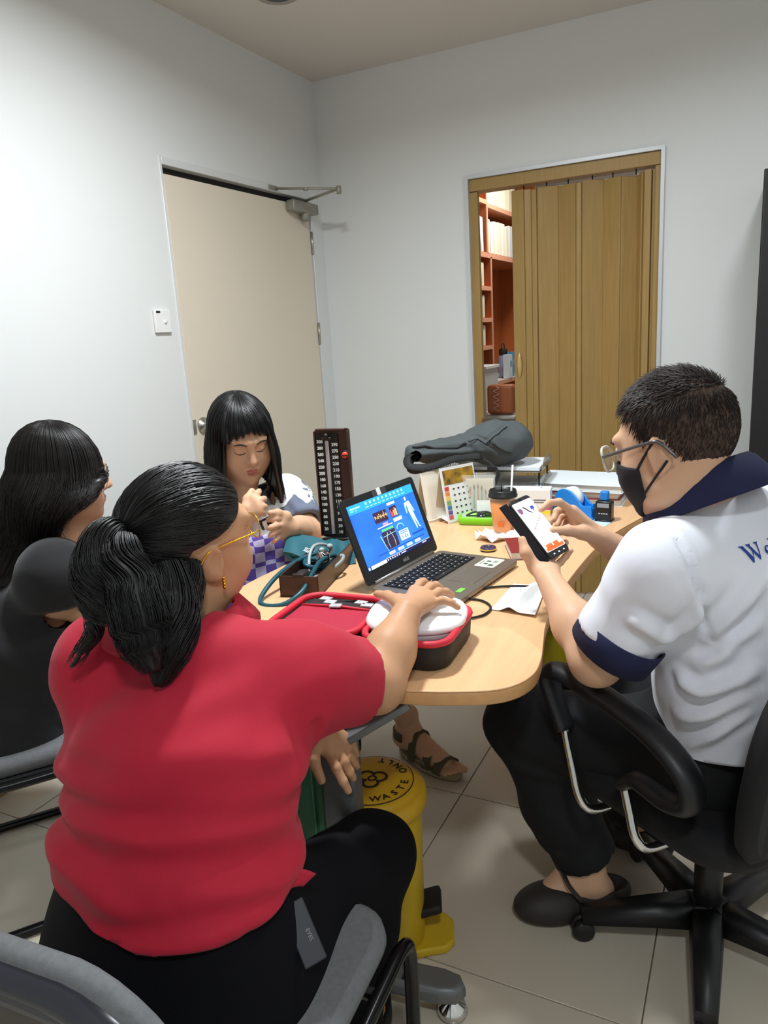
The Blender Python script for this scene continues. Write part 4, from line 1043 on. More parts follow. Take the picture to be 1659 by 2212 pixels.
for kn, q in ((kneeR, 1), (kneeL, -1)):
    hp = rhip + rx * .09 * q; a.cone(hp, kn, .08, .055, .05); a.cone(kn, (kn[0] - .02, kn[1] - .12, .08), .05, .035, .04); a.cone((kn[0] - .02, kn[1] - .13, .045), (kn[0] - .02, kn[1], .035), .035, .03, .03)
p_core = piece(a)
body = link('body', to_mesh('body', [p_head, p_armR, p_armL, p_core]), skin_t, lady, True)
# polo shirt
a = Sdf((.85, -3.25, .35), (1.75, -2.4, 1.08), .0075)
T0, T1, T2, T3 = A3((1.372, -2.960, .44)), A3((1.360, -2.935, .60)), A3((1.350, -2.880, .76)), A3((1.330, -2.810, .885))
a.econe(T0, T1, (.218, .182), (.200, .160), rx, .0).econe(T1, T2, (.200, .160), (.190, .145), rx, .06).econe(T2, T3, (.190, .140), (.125, .085), rx, .07)
a.econe(T3, A3(RNECK) - [0, 0, .02], (.11, .080), (.070, .068), rx, .06)
sdR = N3(reR - rsR)
a.sleeve([T3 + rx * .10 + [0, 0, -.02], rsR, rsR + (reR - rsR) * .66], [.078, .080, .077], .06)
a.sleeve([T3 - rx * .10 + [0, 0, -.02], rsL, rsL * .45 + reL * .55], [.078, .076, .074], .06).hollow()
v, f = piece(a, 2)
F_ = []
for u0, pts, w_, h_ in [(0, [(105, 1690, 1.2), (200, 1760, 1.1), (330, 1800, 1.05), (480, 1800, 1.05), (640, 1770, 1.1)], .017, .012), (0, [(108, 1760, 1.2), (200, 1850, 1.1), (320, 1940, 1.03)], .018, .012),
        (0, [(100, 1880, 1.2), (180, 1940, 1.1), (320, 1975, 1.03), (480, 1980, 1.0), (600, 1940, 1.05)], .013, .010), (0, [(130, 1910, 1.2), (220, 1985, 1.08), (360, 2010, 1.0), (500, 2000, 1.0)], .010, .008),
        (0, [(105, 1620, 1.22), (200, 1660, 1.12), (330, 1690, 1.08)], .02, .008), (0, [(640, 1600, 1.15), (560, 1660, 1.1), (430, 1720, 1.05)], .022, .008), (0, [(650, 1700, 1.15), (560, 1745, 1.08), (400, 1750, 1.05)], .016, .008),
        (0, [(640, 1830, 1.12), (560, 1900, 1.05), (420, 1930, 1.0)], .016, .008), (0, [(620, 1400, 1.2), (640, 1500, 1.16), (645, 1590, 1.15)], .008, -.006), (0, [(500, 1520, 1.1), (400, 1560, 1.08), (260, 1570, 1.1)], .03, .005)]:
    F_.append(([camo.matrix_basis.to_3x3() @ Vector(((u - 829.5) / 1602.6 * d, -(vv - 1106) / 1602.6 * d, -d)) + camo.location for u, vv, d in pts], w_, h_))
v = folds(v, f, F_, .0016, 9, 3)
poloM = M('polo_red', (182, 22, 50), .8, bump=(420, .18, .0008), sheen=.06, var=(40, .04))
cuffR = rsR + (reR - rsR) * .66
polo = garment('polo_shirt', lady, poloM, v, f, [(A3((1.37, -2.96, .640)), (-.12, .12, -1), .6), (A3(RNECK) + [0, .0, -.004], (.1, .25, 1), .108)])
# collar and buttons
ringp = [A3(RNECK) + rx * .094 * cos(t) + np.array((.10, .98, .12)) * .094 * sin(t) + np.array((.004, .016, .022 - .012 * sin(t))) for t in [2 * pi * i / 28 for i in range(28)]]
mb = MB(); mb.loft([[tuple(p + (p - A3(RNECK)) * .04 + np.array((0, 0, .022))) for p in ringp], [tuple(p + (p - A3(RNECK)) * .14 + np.array((0, 0, .020))) for p in ringp], [tuple(p + (p - A3(RNECK)) * .42 + np.array((0, 0, -.022))) for p in ringp], [tuple(p + (p - A3(RNECK)) * .36 + np.array((0, 0, -.026))) for p in ringp]], cap=False)
mb.build('collar', M('polo_collar', (170, 20, 44), .8, bump=(160, .5, .002), stretch=(1, 1, 6)), lady, True)
# hem flap of the side vent
fp = [A3((1.5537, -2.9319, 0.6239)), A3((1.5866, -2.8946, 0.6147)), A3((1.5757, -2.9141, 0.6054)), A3((1.5552, -2.9509, 0.5932))]
vent = MB().grid(lambda u, w: tuple((fp[0] * (1 - u) + fp[1] * u) * (1 - w) + (fp[3] * (1 - u) + fp[2] * u) * w + np.array((0, 0, .012 * sin(pi * u)))), 8, 4).build('vent_flap', [poloM], lady, True); md = vent.modifiers.new('t', 'SOLIDIFY'); md.thickness = .003
# trousers
trM = M('trousers_navy', (9, 9, 14), .9, bump=(500, .15, .0006), spec=.2)
a = Sdf((.95, -3.3, .02), (1.85, -2.25, .72), .0095)
a.econe(rhip - [0, .01, .06], rhip + [0, .020, .13], (.248, .196), (.188, .148), rx)
for kn, q in ((kneeR, 1), (kneeL, -1)):
    hp = rhip + rx * .105 * q + np.array((0, .02, -.01)); a.cone(hp, kn, .104, .072, .07); a.chain([kn, (kn[0] - .01, kn[1] - .06, .26), (kn[0] - .02, kn[1] - .12, .09)], [.072, .068, .064], .05)
v, f = piece(a, 2); v = folds(v, f, [], .002, 7, 5)
garment('trousers', lady, trM, v, f, [((kneeR[0] - .02, kneeR[1] - .12, .10), (0, 0, -1), .2), ((kneeL[0] - .02, kneeL[1] - .12, .10), (0, 0, -1), .2)])
for kn in (kneeR, kneeL):
    mb = MB(); mb.loft([[(kn[0] - .02 + x * .9, kn[1] - .07 + y, z) for x, y in [(.042 * cos(t), .125 * sin(t)) for t in [2 * pi * i / 18 for i in range(18)]]] for z, k in ((.0, 1), (.02, 1), (.05, .9))]); mb.build('shoe', blackgap, lady, True)
# card holder hanging from the pocket
cardM = frame((1.5964, -2.9472, 0.5502), A3((1.6142, -2.9401, 0.5427)) - A3((1.5984, -2.9609, 0.5382)), A3((1.5629, -2.9385, 0.5817)) - A3((1.6055, -2.9516, 0.5380)))
mb = MB(); mb.box((0, .01, 0), (.034, .085, .006), cardM, bev=.002); ch = mb.build('card_holder', M('card_leather', (46, 48, 54), .45), lady, True)
text_mb('EYES', .008, cardM @ T(.006, .004, .0036) @ RZ(-90)).build('card_lettering', M('card_ink', (150, 150, 150), .5), ch, True)
# hair swept to the tie, ponytail
def root_dir(phi):
    """hairline seen from above: phi 0 = forehead, +-1 = behind the ears, nape"""
    a = abs(phi); q = 1 if phi > 0 else -1
    P = [(0, .86, .62), (.50, .80, .45), (.86, .50, .22), (.97, .14, .10), (.95, -.30, .0), (.84, -.52, -.42), (.5, -.68, -.75), (0, -.72, -.82)]
    t = a * (len(P) - 1); i = min(int(t), len(P) - 2); w_ = t - i
    p = Vector(P[i]) * (1 - w_) + Vector(P[i + 1]) * w_; p.x *= q
    return p.normalized()
TIE = Vector((.004, -.116, .048))
cp = cap_hair(RH, 1.0, root_dir, TIE, 60, 16, .05, .03)
mb = MB(); rr = random.Random(3)
NP = 96; ph = [rr.uniform(-1, 1) for _ in range(NP)]
mb.grid(lambda u, t: cp(-1 + 2 * u, t * .98, .012 * sin(u * 190) * sin(pi * t) ** .5 + .006 * sin(u * 83 + 4 * t)), 190, 16)
hair = mb.build('hair', hairm, lady, True)
paths = []
for i in range(1500):
    p_ = rr.uniform(-1, 1); dr = rr.uniform(.008, .035); t0 = rr.uniform(0, .25) if rr.random() < .6 else rr.uniform(.2, .6); t1 = rr.uniform(.75, .98); sw_ = rr.uniform(-.04, .04)
    paths.append([cp(max(-1, min(1, p_ + sw_ * k / 9)), t0 + (t1 - t0) * k / 9, dr * sin(pi * min(1, .12 + k / 9))) for k in range(10)])
strands_mb(paths, .0008).build('hair_strands', hairm, hair, True)
tieW = RH @ TIE
def wav(p, i, k, a): return p
def bunch(name, guide, rad, n, seed, parent, spread=1.0, flat=1.0, wavy=.006):
    """a lock of hair along a guide curve: a core tube plus strands"""
    r_ = random.Random(seed); g = smooth_path(guide, 5); k = len(g)
    rs = [np.interp(i / (k - 1), np.linspace(0, 1, len(rad)), rad) for i in range(k)]
    mb = MB(); mb.tube(g, [x * .80 for x in rs], 22, flat=flat)
    for vtx in mb.bm.verts:
        vtx.co += Vector((sin(vtx.co.z * 90 + vtx.co.x * 240), cos(vtx.co.x * 260 + vtx.co.y * 80), 0)) * .0010
    core = mb.build(name, hairm, parent, True)
    ps = []
    for j in range(n):
        a_ = r_.uniform(0, 2 * pi); q = .72 + .34 * r_.random(); e = r_.uniform(.7, 1.04); w0 = r_.uniform(0, 6); pth = []
        for i in range(k):
            if i / (k - 1) > e: break
            tg = (g[min(i + 1, k - 1)] - g[max(i - 1, 0)]).normalized(); x = (Vector((0, 0, 1)) - tg * tg.z) if abs(tg.z) < .95 else Vector((1, 0, 0)) - tg * tg.x
            x.normalize(); y = tg.cross(x); m_ = 1 + (spread - 1) * (i / k) ** 2
            pth.append(g[i] + (x * cos(a_) * flat + y * sin(a_)) * rs[i] * q * m_ + Vector((sin(i * .5 + w0), cos(i * .45 + w0), 0)) * wavy * i / k)
        if len(pth) > 3: ps.append(pth)
    strands_mb(ps, .0009).build(name + '_strands', hairm, core, True)
    return core
bunch('ponytail', [tuple(tieW), (1.2919, -2.9107, 1.1144), (1.2943, -2.9376, 1.0957), (1.3018, -2.9548, 1.0603), (1.3153, -2.9575, 1.0245), (1.3398, -2.9506, 1.0038)], [.014, .024, .030, .034, .030, .014], 420, 5, hair, wavy=.003)
bunch('ponytail_inner', [(1.3080, -2.9051, 1.1048), (1.3250, -2.9277, 1.0744), (1.3443, -2.9337, 1.0366), (1.3617, -2.9407, 0.9992), (1.3725, -2.9456, 0.9604), (1.3847, -2.9481, 0.9279)], [.022, .036, .042, .042, .036, .014], 420, 15, hair, wavy=.003)
bunch('ponytail_end', [(1.3389, -2.8685, 1.0536), (1.3587, -2.8810, 1.0125), (1.3772, -2.8982, 0.9775), (1.3836, -2.9211, 0.9445), (1.3829, -2.9445, 0.9016)], [.034, .042, .040, .032, .006], 460, 6, hair, 1.0, wavy=.003)
bunch('loose_lock', [(1.2991, -2.9663, 1.0224), (1.2880, -2.9594, 0.9832), (1.2664, -2.9665, 0.9544), (1.2446, -2.9739, 0.9251)], [.016, .012, .007, .003], 70, 7, hair, 1.6)
bunch('nape_hair', [(1.3511, -2.8287, 1.0497), (1.3607, -2.8429, 1.0216), (1.3676, -2.8644, 0.9928), (1.3743, -2.8840, 0.9716)], [.024, .030, .028, .014], 200, 8, hair, wavy=.003)
tq = RH.to_3x3() @ Vector((0, -1, .3)); tx = tq.orthogonal().normalized(); ty = tq.cross(tx).normalized()
MB().tube([tieW + tx * .019 * cos(t) + ty * .019 * sin(t) + tq * .012 for t in [2 * pi * i / 16 for i in range(16)]], .008, 8, closed=True).build('hair_tie', blackgap, hair, True)
# ear stud, glasses
gold = M('gold', (226, 178, 60), .25, 1)
er = RH @ Vector((.084, .004, -.036))
mb = MB()
for k in range(4): mb.sphere((er.x, er.y, er.z - .005 * k), .0036, 8)
mb.build('earring', gold, lady, True)
lensm2 = M('spectacle_lens', (235, 240, 245), .05, alpha=.18)
def spectacles(HM, s, parent, fm, half=.066, lens_r=(.024, .020), tr=.0013, temple_m=None, zz=.006, yy=.108, ear=-.015):
    g = None
    for q in (-1, 1):
        c = HM @ (Vector((q * .034, yy, zz)) * s); R3 = HM.to_3x3()
        ring = [HM @ (Vector((q * .034 + lens_r[0] * math.copysign(abs(cos(t)) ** .8, cos(t)), yy - abs(q * .034 + lens_r[0] * cos(t)) ** 2 * 3.0, zz + lens_r[1] * math.copysign(abs(sin(t)) ** .8, sin(t)))) * s) for t in [2 * pi * i / 26 for i in range(26)]]
        o = MB().tube(ring, tr, 6, closed=True).build('lens_rim' if g is None else 'lens_rim', fm, parent, True); g = o
        mb = MB(); mb.poly([tuple(c)] + [tuple(p) for p in ring], [(0, i + 1, (i + 1) % 26 + 1) for i in range(26)]); mb.build('lens', lensm2, o, True)
        MB().tube(smooth_path([HM @ (Vector(p) * s) for p in ((q * .060, yy - .012, zz + .006), (q * half, yy - .03, zz + .007), (q * (half + .012), ear + .02, zz + .012), (q * (half + .013), ear - .006, zz + .008), (q * (half + .010), ear - .028, zz - .022))], 5), tr * 1.2, 6).build('temple', temple_m or fm, parent, True)
    MB().tube(smooth_path([HM @ (Vector(p) * s) for p in ((-.011, yy, zz + .002), (0, yy + .003, zz + .005), (.011, yy, zz + .002))], 4), tr, 6).build('bridge', fm, parent, True)
spectacles(RH, 1.0, lady, gold, half=.068)

# ================================================================ man with phone
man = thing('person', (2.07, -2.15, 0), 'person in white shirt with navy collar and black mask, tapping a phone', 'person')
MC = (1.9956, -2.2224, 1.1422); MH = head_frame(MC, (-.90, .34, -.28)); MS = 1.05
mf = N3((-.90, .43, 0)); mr = np.array((mf[1], -mf[0], 0)); mup = np.array((0, 0, 1.))
c7 = A3((2.0736, -2.1621, 1.0471)); MNECK = c7 + mf * .02 + [0, 0, -.02]
msL, meL, mwL = A3((1.9932, -2.3300, 0.9390)), A3((1.8770, -2.3205, 0.7427)), A3((1.7512, -2.1686, 0.8379))
msR, meR, mwR = c7 + mr * .185 + mf * .035 + [0, 0, -.075], A3((1.9322, -1.7853, 0.7413)), A3((1.8085, -1.9127, 0.8668))
mhip = A3((2.10, -2.11, .52)); mkL, mkR = A3((1.6747, -2.1275, 0.4691)), A3((1.80, -1.91, .47)); maL, maR = A3((1.8124, -2.0894, 0.0909)), A3((1.90, -1.86, .09))
p_head = piece(head_sdf(MH, MS, MNECK, .060, fat=1.06))
mhead = p_head
lo, hi = bounds([msL, meL, mwL, (1.6823, -2.1631, 0.9252), (1.7552, -1.9751, 0.9287)], .07)
a = Sdf(lo, hi, .0026)
a.chain([msL, meL, meL * .58 + mwL * .42, mwL], [.056, .046, .042, .027], .03)
hand(a, mwL, [(1.6884, -2.0756, 0.8741), (1.7053, -2.0759, 0.8623), (1.7246, -2.0857, 0.8538), (1.7430, -2.1017, 0.8452)],
     [(1.7107, -1.9929, 0.9250), (1.7317, -1.9999, 0.9024), (1.7509, -2.0186, 0.8822), (1.7708, -2.0563, 0.8758)], (-.2, .6, -.4), [(1.7129, -2.1367, 0.8578), (1.6922, -2.1422, 0.8896), (1.6808, -2.1297, 0.9148)], h=.012, palm=.0175, r=.0092, thr=.0115)
p_aL = piece(a)
lo, hi = bounds([msR, meR, mwR, (1.6892, -2.0344, 0.9617), (1.7536, -1.9430, 0.9656)], .07)
a = Sdf(lo, hi, .0026)
a.chain([msR, meR, meR * .55 + mwR * .45, mwR], [.055, .046, .040, .028], .03)
hand(a, mwR, [(1.7521, -1.9559, 0.9417), (1.7501, -1.9267, 0.9254), (1.7495, -1.9034, 0.9058), (1.7532, -1.8895, 0.8861)],
     [(1.7014, -2.0482, 0.9645), (1.7140, -1.9797, 0.9253), (1.7155, -1.9499, 0.9042), (1.7213, -1.9225, 0.8881)], (-.1, .1, 1), [(1.7761, -1.9679, 0.8945), (1.7533, -2.0102, 0.9088), (1.7269, -2.0590, 0.9190)], h=.020, palm=.0165, r=.0092, thr=.0112, archs=[(0, 0, 1), (-.3, .2, .8), (-.3, .3, .7), (-.3, .3, .6)])
p_aR = piece(a)
a = Sdf((1.5, -2.6, 0), (2.4, -1.6, 1.12), .013)
a.econe(mhip, c7 - mf * .0 - [0, 0, .18], (.15, .10), (.15, .09), mr, .0)
for kn, an, q in ((mkL, maL, -1), (mkR, maR, 1)):
    a.cone(mhip + mr * .09 * q, kn, .075, .052, .05); a.cone(kn, an, .050, .036, .04)
p_core = piece(a)
# bare foot inside the clog
a = Sdf(bounds([maL, maL + [0, 0, -.09], (1.6965, -2.1914, 0.0164)], .06)[0], bounds([maL, maL + [0, 0, -.09], (1.6965, -2.1914, 0.0164)], .06)[1], .004)
clogd = N3(A3((1.6867, -2.1960, 0.0300)) - A3((1.8803, -2.0681, 0.0300))) * np.array((1, 1, 0)); clogd = N3(clogd); clogc = (A3((1.7911, -2.1454, 0.0300))) * np.array((1, 1, 0))
heel = clogc - clogd * .070 + [0, 0, .05]; toe = clogc + clogd * .08 + [0, 0, .035]
a.cone(maL + [0, 0, .12], heel + [0, 0, .03] + clogd * .025, .040, .036, .02); a.cone(heel, toe, .034, .028, .03); a.cone(maL + [0, 0, .02], toe, .036, .024, .03)
p_ft = piece(a)
link('body', to_mesh('body', [p_head, p_aL, p_aR, p_core, p_ft]), skin_y, man, True)
# shirt
a = Sdf((1.65, -2.7, .38), (2.55, -1.65, 1.16), .0075)
U0, U1, U2 = mhip - mf * .03 + [0, 0, -.03], mhip - mf * .045 + mr * 0 + [0, 0, .20], c7 - mf * .035 + [0, 0, -.13]
a.econe(U0, U1, (.205, .160), (.198, .150), mr, 0).econe(U1, U2, (.198, .150), (.178, .125), mr, .06).econe(U2, c7 - mf * .01 - [0, 0, .06], (.150, .105), (.085, .075), mr, .06)
mdL = N3(meL - msL); mdR = N3(meR - msR)
cutL = msL + (meL - msL) * .74; cutR = msR + (meR - msR) * .66
a.sleeve([c7 - mr * .075 + [0, 0, -.080], msL, cutL], [.072, .074, .075], .06); a.sleeve([c7 + mr * .09 + [0, 0, -.075], msR, cutR], [.085, .082, .076], .06); a.hollow()
v, f = piece(a, 2)
def pxl(pts): return [camo.matrix_basis.to_3x3() @ Vector(((u - 829.5) / 1602.6 * d, -(vv - 1106) / 1602.6 * d, -d)) + camo.location for u, vv, d in pts]
v = folds(v, f, [(pxl(p), w_ * .85, h_ * 1.6) for p, w_, h_ in [([(1430, 1175, 1.3), (1480, 1240, 1.25), (1520, 1310, 1.25), (1535, 1400, 1.28)], .007, -.006), ([(1530, 1400, 1.28), (1590, 1350, 1.25), (1650, 1260, 1.25)], .02, .012), ([(1500, 1450, 1.3), (1580, 1430, 1.25), (1659, 1370, 1.25)], .016, .010),
     ([(1400, 1480, 1.35), (1500, 1520, 1.3), (1600, 1500, 1.25), (1659, 1460, 1.25)], .016, .011), ([(1440, 1560, 1.38), (1530, 1570, 1.3), (1640, 1530, 1.25)], .015, .010), ([(1480, 1610, 1.4), (1560, 1610, 1.3), (1650, 1570, 1.25)], .014, .008), ([(1300, 1290, 1.38), (1380, 1330, 1.3), (1440, 1390, 1.3)], .018, .008), ([(1440, 1390, 1.3), (1490, 1330, 1.27), (1500, 1290, 1.26)], .014, .009)]], .002, 8, 11)
whiteM = M('shirt_white', (232, 234, 244), .8, bump=(350, .12, .0006), sheen=.1)
navyM = M('shirt_navy', (24, 28, 66), .8, bump=(350, .15, .0006))
shirt_v, shirt_f = v, f
garment('shirt', man, whiteM, v, f, [(mhip + [0, 0, .045], (.05, 0, -1), .6), (MNECK + [0, 0, .012], mf * .35 + mup, .10)])
# navy cuffs
def cuff(c, d, r0, r1, L0, name='cuff'):
    x = N3(np.cross(d, (0, 0, 1))); y = np.cross(d, x)
    rg = lambda o, r: [tuple(c + d * o + (x * cos(t) + y * sin(t)) * r) for t in [2 * pi * i / 36 for i in range(36)]]
    MB().loft([rg(-.004, r0 - .004), rg(-.002, r0), rg(L0, r1), rg(L0, r1 - .004), rg(0, r0 - .006)], cap=False).build(name, navyM, man, True)
def sec_r(vv, c, d):
    w_ = vv - c; h_ = w_ @ d; m = (np.abs(h_) < .012) & (np.linalg.norm(w_, axis=1) < .15); r_ = np.linalg.norm(w_[m] - h_[m][:, None] * d, axis=1); ctr = (w_[m] - h_[m][:, None] * d).mean(0)
    return c + ctr, float(np.median(np.linalg.norm(w_[m] - h_[m][:, None] * d - ctr, axis=1)))
for c_, d_ in ((cutL, mdL), (cutR, mdR)):
    cc_, r_ = sec_r(v, c_ - d_ * .02, d_); cuff(cc_ - d_ * .004, d_, r_ + .010, r_ + .008, .052)
# navy collar
mn = A3((2.0456, -2.2008, 1.0631)); nd = N3(mf * .50 + mup)
ex = mr; ey = N3(np.cross(nd, ex))
rg = lambda k, z, w0=0: [tuple(mn + (ex * .082 * cos(t) + ey * .098 * sin(t)) * k + nd * (z + w0 * (1 - sin(t)))) for t in [2 * pi * i / 36 for i in range(36)]]
MB().loft([rg(.90, .0), rg(.92, .026), rg(.98, .030), rg(1.08, .022), rg(1.36, -.034), rg(1.32, -.038), rg(1.0, .0)], cap=False).build('collar', navyM, man, True)
# trousers
a = Sdf((1.5, -2.6, .05), (2.45, -1.55, .72), .0095)
a.econe(mhip - [0, 0, .05], mhip + [0, 0, .10], (.185, .155), (.165, .125), mr)
for kn, an, q in ((mkL, maL, -1), (mkR, maR, 1)):
    a.cone(mhip + mr * .095 * q + [0, 0, -.01], kn, .105, .082, .07); a.sleeve([kn, kn * .45 + an * .55, an * 1.0 + [0, 0, .03]], [.082, .079, .076], .05)
a.hollow()
v, f = piece(a, 2); v = folds(v, f, [(pxl([(1050, 1560, 1.72), (1110, 1620, 1.7), (1200, 1640, 1.7)]), .016, .008), (pxl([(1150, 1800, 1.78), (1210, 1830, 1.74), (1280, 1800, 1.74)]), .012, .006)], .002, 8, 13)
garment('trousers', man, M('trousers_black', (15, 16, 20), .85, bump=(500, .15, .0006)), v, f, [])
# clogs
clogM = M('clog_rubber', (46, 41, 38), .6)
def clog(c, d, name):
    s_ = np.array((-d[1], d[0], 0)); up = np.array((0, 0, 1.)); S_ = Sdf(c - .19, c + .19 + [0, 0, .02], .0045)
    R3 = np.stack([d, s_, up], 1)
    S_.ell(c + d * .045 + up * .034, (.098, .056, .046), R3); S_.ell(c - d * .075 + up * .042, (.072, .043, .046), R3, .03); S_.ell(c + up * .03, (.12, .047, .03), R3, .02)
    S_.ell(c - d * .055 + up * .085, (.085, .034, .060), R3, .01, 's'); S_.cone(c - d * .2 + s_ * 0 + up * -.03, c + d * .2 - up * .03, .03, .03, 0, 's')
    for k in range(2): S_.cone(c + d * (.055 + .032 * k) - s_ * .09 + up * .045, c + d * (.055 + .032 * k) - s_ * .02 + up * .045, .008, .008, .003, 's')
    v, f = piece(S_, 1); o = link(name, to_mesh(name, [(v, f)]), clogM, man, True)
    st_ = MB().tube(smooth_path([c - d * .01 + s_ * .050 + up * .062, c + d * .018 + s_ * .034 + up * .100, c + d * .022 + up * .112, c + d * .018 - s_ * .034 + up * .100, c - d * .01 - s_ * .050 + up * .062], 5), .009, 8, flat=.4).build('strap', clogM, o, True)
    return o
# camera sees the side at -s: holes there
clog(clogc, clogd if True else clogd, 'clog'); clog(np.array((1.855, -1.845, 0.)), N3((-.95, .3, 0)), 'clog')
# short hair
def short_hair(HM, s, parent, mat, n, seed):
    r_ = random.Random(seed); cen = Vector((0, -.014, .030)); rad = Vector((.0795, .1010, .0955))
    def inside(d):
        # hairline: forehead above z=.5 in front, temples, down to the nape behind the ears
        zmin = np.interp(d.y, [-1, -.55, -.25, -.12, .10, .30, .50, .72, 1], [-.92, -.92, -.62, -.22, -.12, -.20, .30, .62, .74])
        return d.z > zmin
    mb = MB(); bmv = {}; nu, nv = 72, 44
    for i in range(nu):
        for j in range(nv):
            q = [(i, j), (i + 1, j), (i + 1, j + 1), (i, j + 1)]; ds = []
            for a_, b_ in q:
                th, ph_ = pi * b_ / nv, 2 * pi * a_ / nu; ds.append(Vector((sin(th) * cos(ph_), sin(th) * sin(ph_), cos(th))))
            if all(inside(d) for d in ds):
                vs = []
                for (a_, b_), d in zip(q, ds):
                    key_ = (a_ % nu, b_) if 0 < b_ < nv else ('p', b_)
                    if key_ not in bmv: bmv[key_] = mb.bm.verts.new(HM @ ((cen + Vector((d.x * rad.x, d.y * rad.y, d.z * rad.z)) * (1.0 + .012 * r_.random())) * s))
                    if bmv[key_] not in vs: vs.append(bmv[key_])
                if len(vs) > 2:
                    try: mb.bm.faces.new(vs).smooth = True
                    except ValueError: pass
    o = mb.build('hair', M('hair_scalp', (74, 56, 46), .8), parent, True)
    ps = []
    while len(ps) < n:
        d = Vector((r_.gauss(0, 1), r_.gauss(0, 1), r_.gauss(0, 1))).normalized()
        if not inside(d): continue
        P0 = Vector((d.x * rad.x, d.y * rad.y, d.z * rad.z))
        flow = Vector((r_.gauss(0, .3), .55, -.25 if d.z > .5 else -1.0)); flow -= d * flow.dot(d); flow.normalize()
        L_ = np.interp(d.z, [-.7, 0, .5, 1], [.006, .009, .020, .026]) * r_.uniform(.7, 1.2); up = .55 if d.z > .5 else .22
        ps.append([HM @ ((cen + P0 + (flow * t + d * up * t * (1 - .35 * t)) * L_) * s) for t in (0, .5, 1)])
    strands_mb(ps, .00075).build('hair_strands', mat, o, True)
    return o
short_hair(MH, MS, man, hairb, 6000, 21)
# brow
for q in (-1, 1):
    MB().tube(smooth_path([MH @ (Vector(p) * MS) for p in ((q * .014, .101, .026), (q * .034, .096, .032), (q * .052, .080, .028))], 4), [.0035] * 8 + [.0015], 6).build('eyebrow', hairb, man, True)
# face mask
maskM = M('mask_black', (28, 24, 30), .8, bump=(500, .1, .0005))
htree = bvh_of(*mhead); MHi = MH.inverted()
def face_r(phi, z):
    d = Vector((sin(phi), cos(phi), 0)); o_ = MH @ (Vector((0, .010, z)) * MS + d * .25); hit = htree.ray_cast(o_, -(MH.to_3x3() @ d).normalized())
    return .25 - hit[3] if hit[0] is not None else .07
MZ = [(-.010 + (-.118 + .010) * j / 14) for j in range(15)]
def mask(u, t):
    phi = radians(-72 + 144 * u); a = abs(phi) / radians(72); zt = -.004 - .020 * a ** 2; zb = -.120 + .046 * a ** 1.5; z = zt * (1 - t) + zb * t
    base = .100 - .012 * abs(t - .35) - .020 * a ** 2.2 - .022 * t ** 3
    r_ = max(face_r(phi, z), min(face_r(phi, max(z, -.105)), base) if a > .55 else base * 1.0) + .004
    return MH @ (Vector((0, .010, z)) * MS + Vector((sin(phi), cos(phi), 0)) * r_)
mk = MB().grid(mask, 24, 14).build('face_mask', maskM, man, True); md = mk.modifiers.new('t', 'SOLIDIFY'); md.thickness = .0025
for q in (-1, 1):
    for z0, z1 in ((-.026, .016), (-.072, -.032)):
        MB().tube(smooth_path([MH @ (Vector(p) * MS) for p in ((q * .070, .040, z0), (q * .082, .018, z0 * .6 + z1 * .4), (q * .086, -.012, z1), (q * .084, -.026, z1 * .6))], 4), .0028, 6, flat=.5).build('ear_loop', maskM, mk, True)
clearf = M('clear_frame', (226, 224, 214), .12, alpha=.75, spec=.8)
spectacles(MH, MS, man, clearf, half=.074, lens_r=(.026, .023), tr=.0026, temple_m=M('temple_grey', (96, 96, 98), .3, .5), zz=.004, yy=.116)
# lettering on the back: serif W e l l, laid on the cloth
tree = bvh_of(shirt_v, shirt_f)
lt_c = A3((2.1490, -2.3069, 1.0092))
glyph = {'W': [[(0, 1), (.20, 1), (.40, .22), (.52, .62), (.44, .92), (.34, 1), (.34, 1), (.62, 1), (.62, .96), (.58, .92), (.76, .24), (.92, .90), (.84, .96), (.84, 1), (1.08, 1), (1.08, .96), (1.0, .9), (.74, 0), (.68, 0), (.54, .52), (.36, 0), (.30, 0), (.06, .92), (0, .96)]],
         'e': [[(.02, .30), (.14, .30), (.15, .18), (.10, .08)], [(.02, .30), (.06, .12), (.18, .0), (.30, .0), (.24, .08), (.16, .16), (.14, .30)], [(.24, .08), (.28, .0), (.38, .04), (.47, .15), (.44, .18), (.34, .10)], [(.02, .30), (.14, .30), (.15, .44), (.20, .58), (.26, .66), (.14, .62), (.05, .48)], [(.26, .66), (.20, .58), (.27, .60), (.34, .50), (.36, .36), (.47, .36), (.45, .52), (.37, .63)], [(.14, .34), (.14, .30), (.47, .30), (.47, .36), (.36, .36)]],
         'l': [[(.0, 1.0), (.16, 1.04), (.17, .06), (.25, .03), (.25, 0), (0, 0), (0, .03), (.07, .06), (.06, .94), (0, .97)]]}
mb = MB(); x0 = 0
upv = N3(A3((2.1513, -2.2997, 1.0317)) - A3((2.1632, -2.3084, 0.9766))); rt = N3(A3((2.1544, -2.2998, 1.0255)) - A3((2.1145, -2.3259, 1.0040)))
org = A3((2.1359, -2.3250, 0.9663)) - upv * .004; hgt = .040
for ch, adv in (('W', 1.06), ('e', .54), ('l', .30), ('l', .30)):
    for pl in glyph[ch]:
        t = bmesh.new(); vs = [t.verts.new((x0 + a_ * .92, b_, 0)) for a_, b_ in pl]; t.faces.new(vs); bmesh.ops.triangulate(t, faces=t.faces[:])
        bmesh.ops.subdivide_edges(t, edges=t.edges[:], cuts=2)
        for vv in t.verts:
            p = org + rt * vv.co.x * hgt + upv * vv.co.y * hgt; hit = tree.find_nearest(Vector(p)); vv.co = hit[0] + hit[1] * .0022
        mb.add(t)
    x0 += adv
mb.build('shirt_lettering', M('lettering_blue', (28, 62, 150), .6), man, True, fix=False)
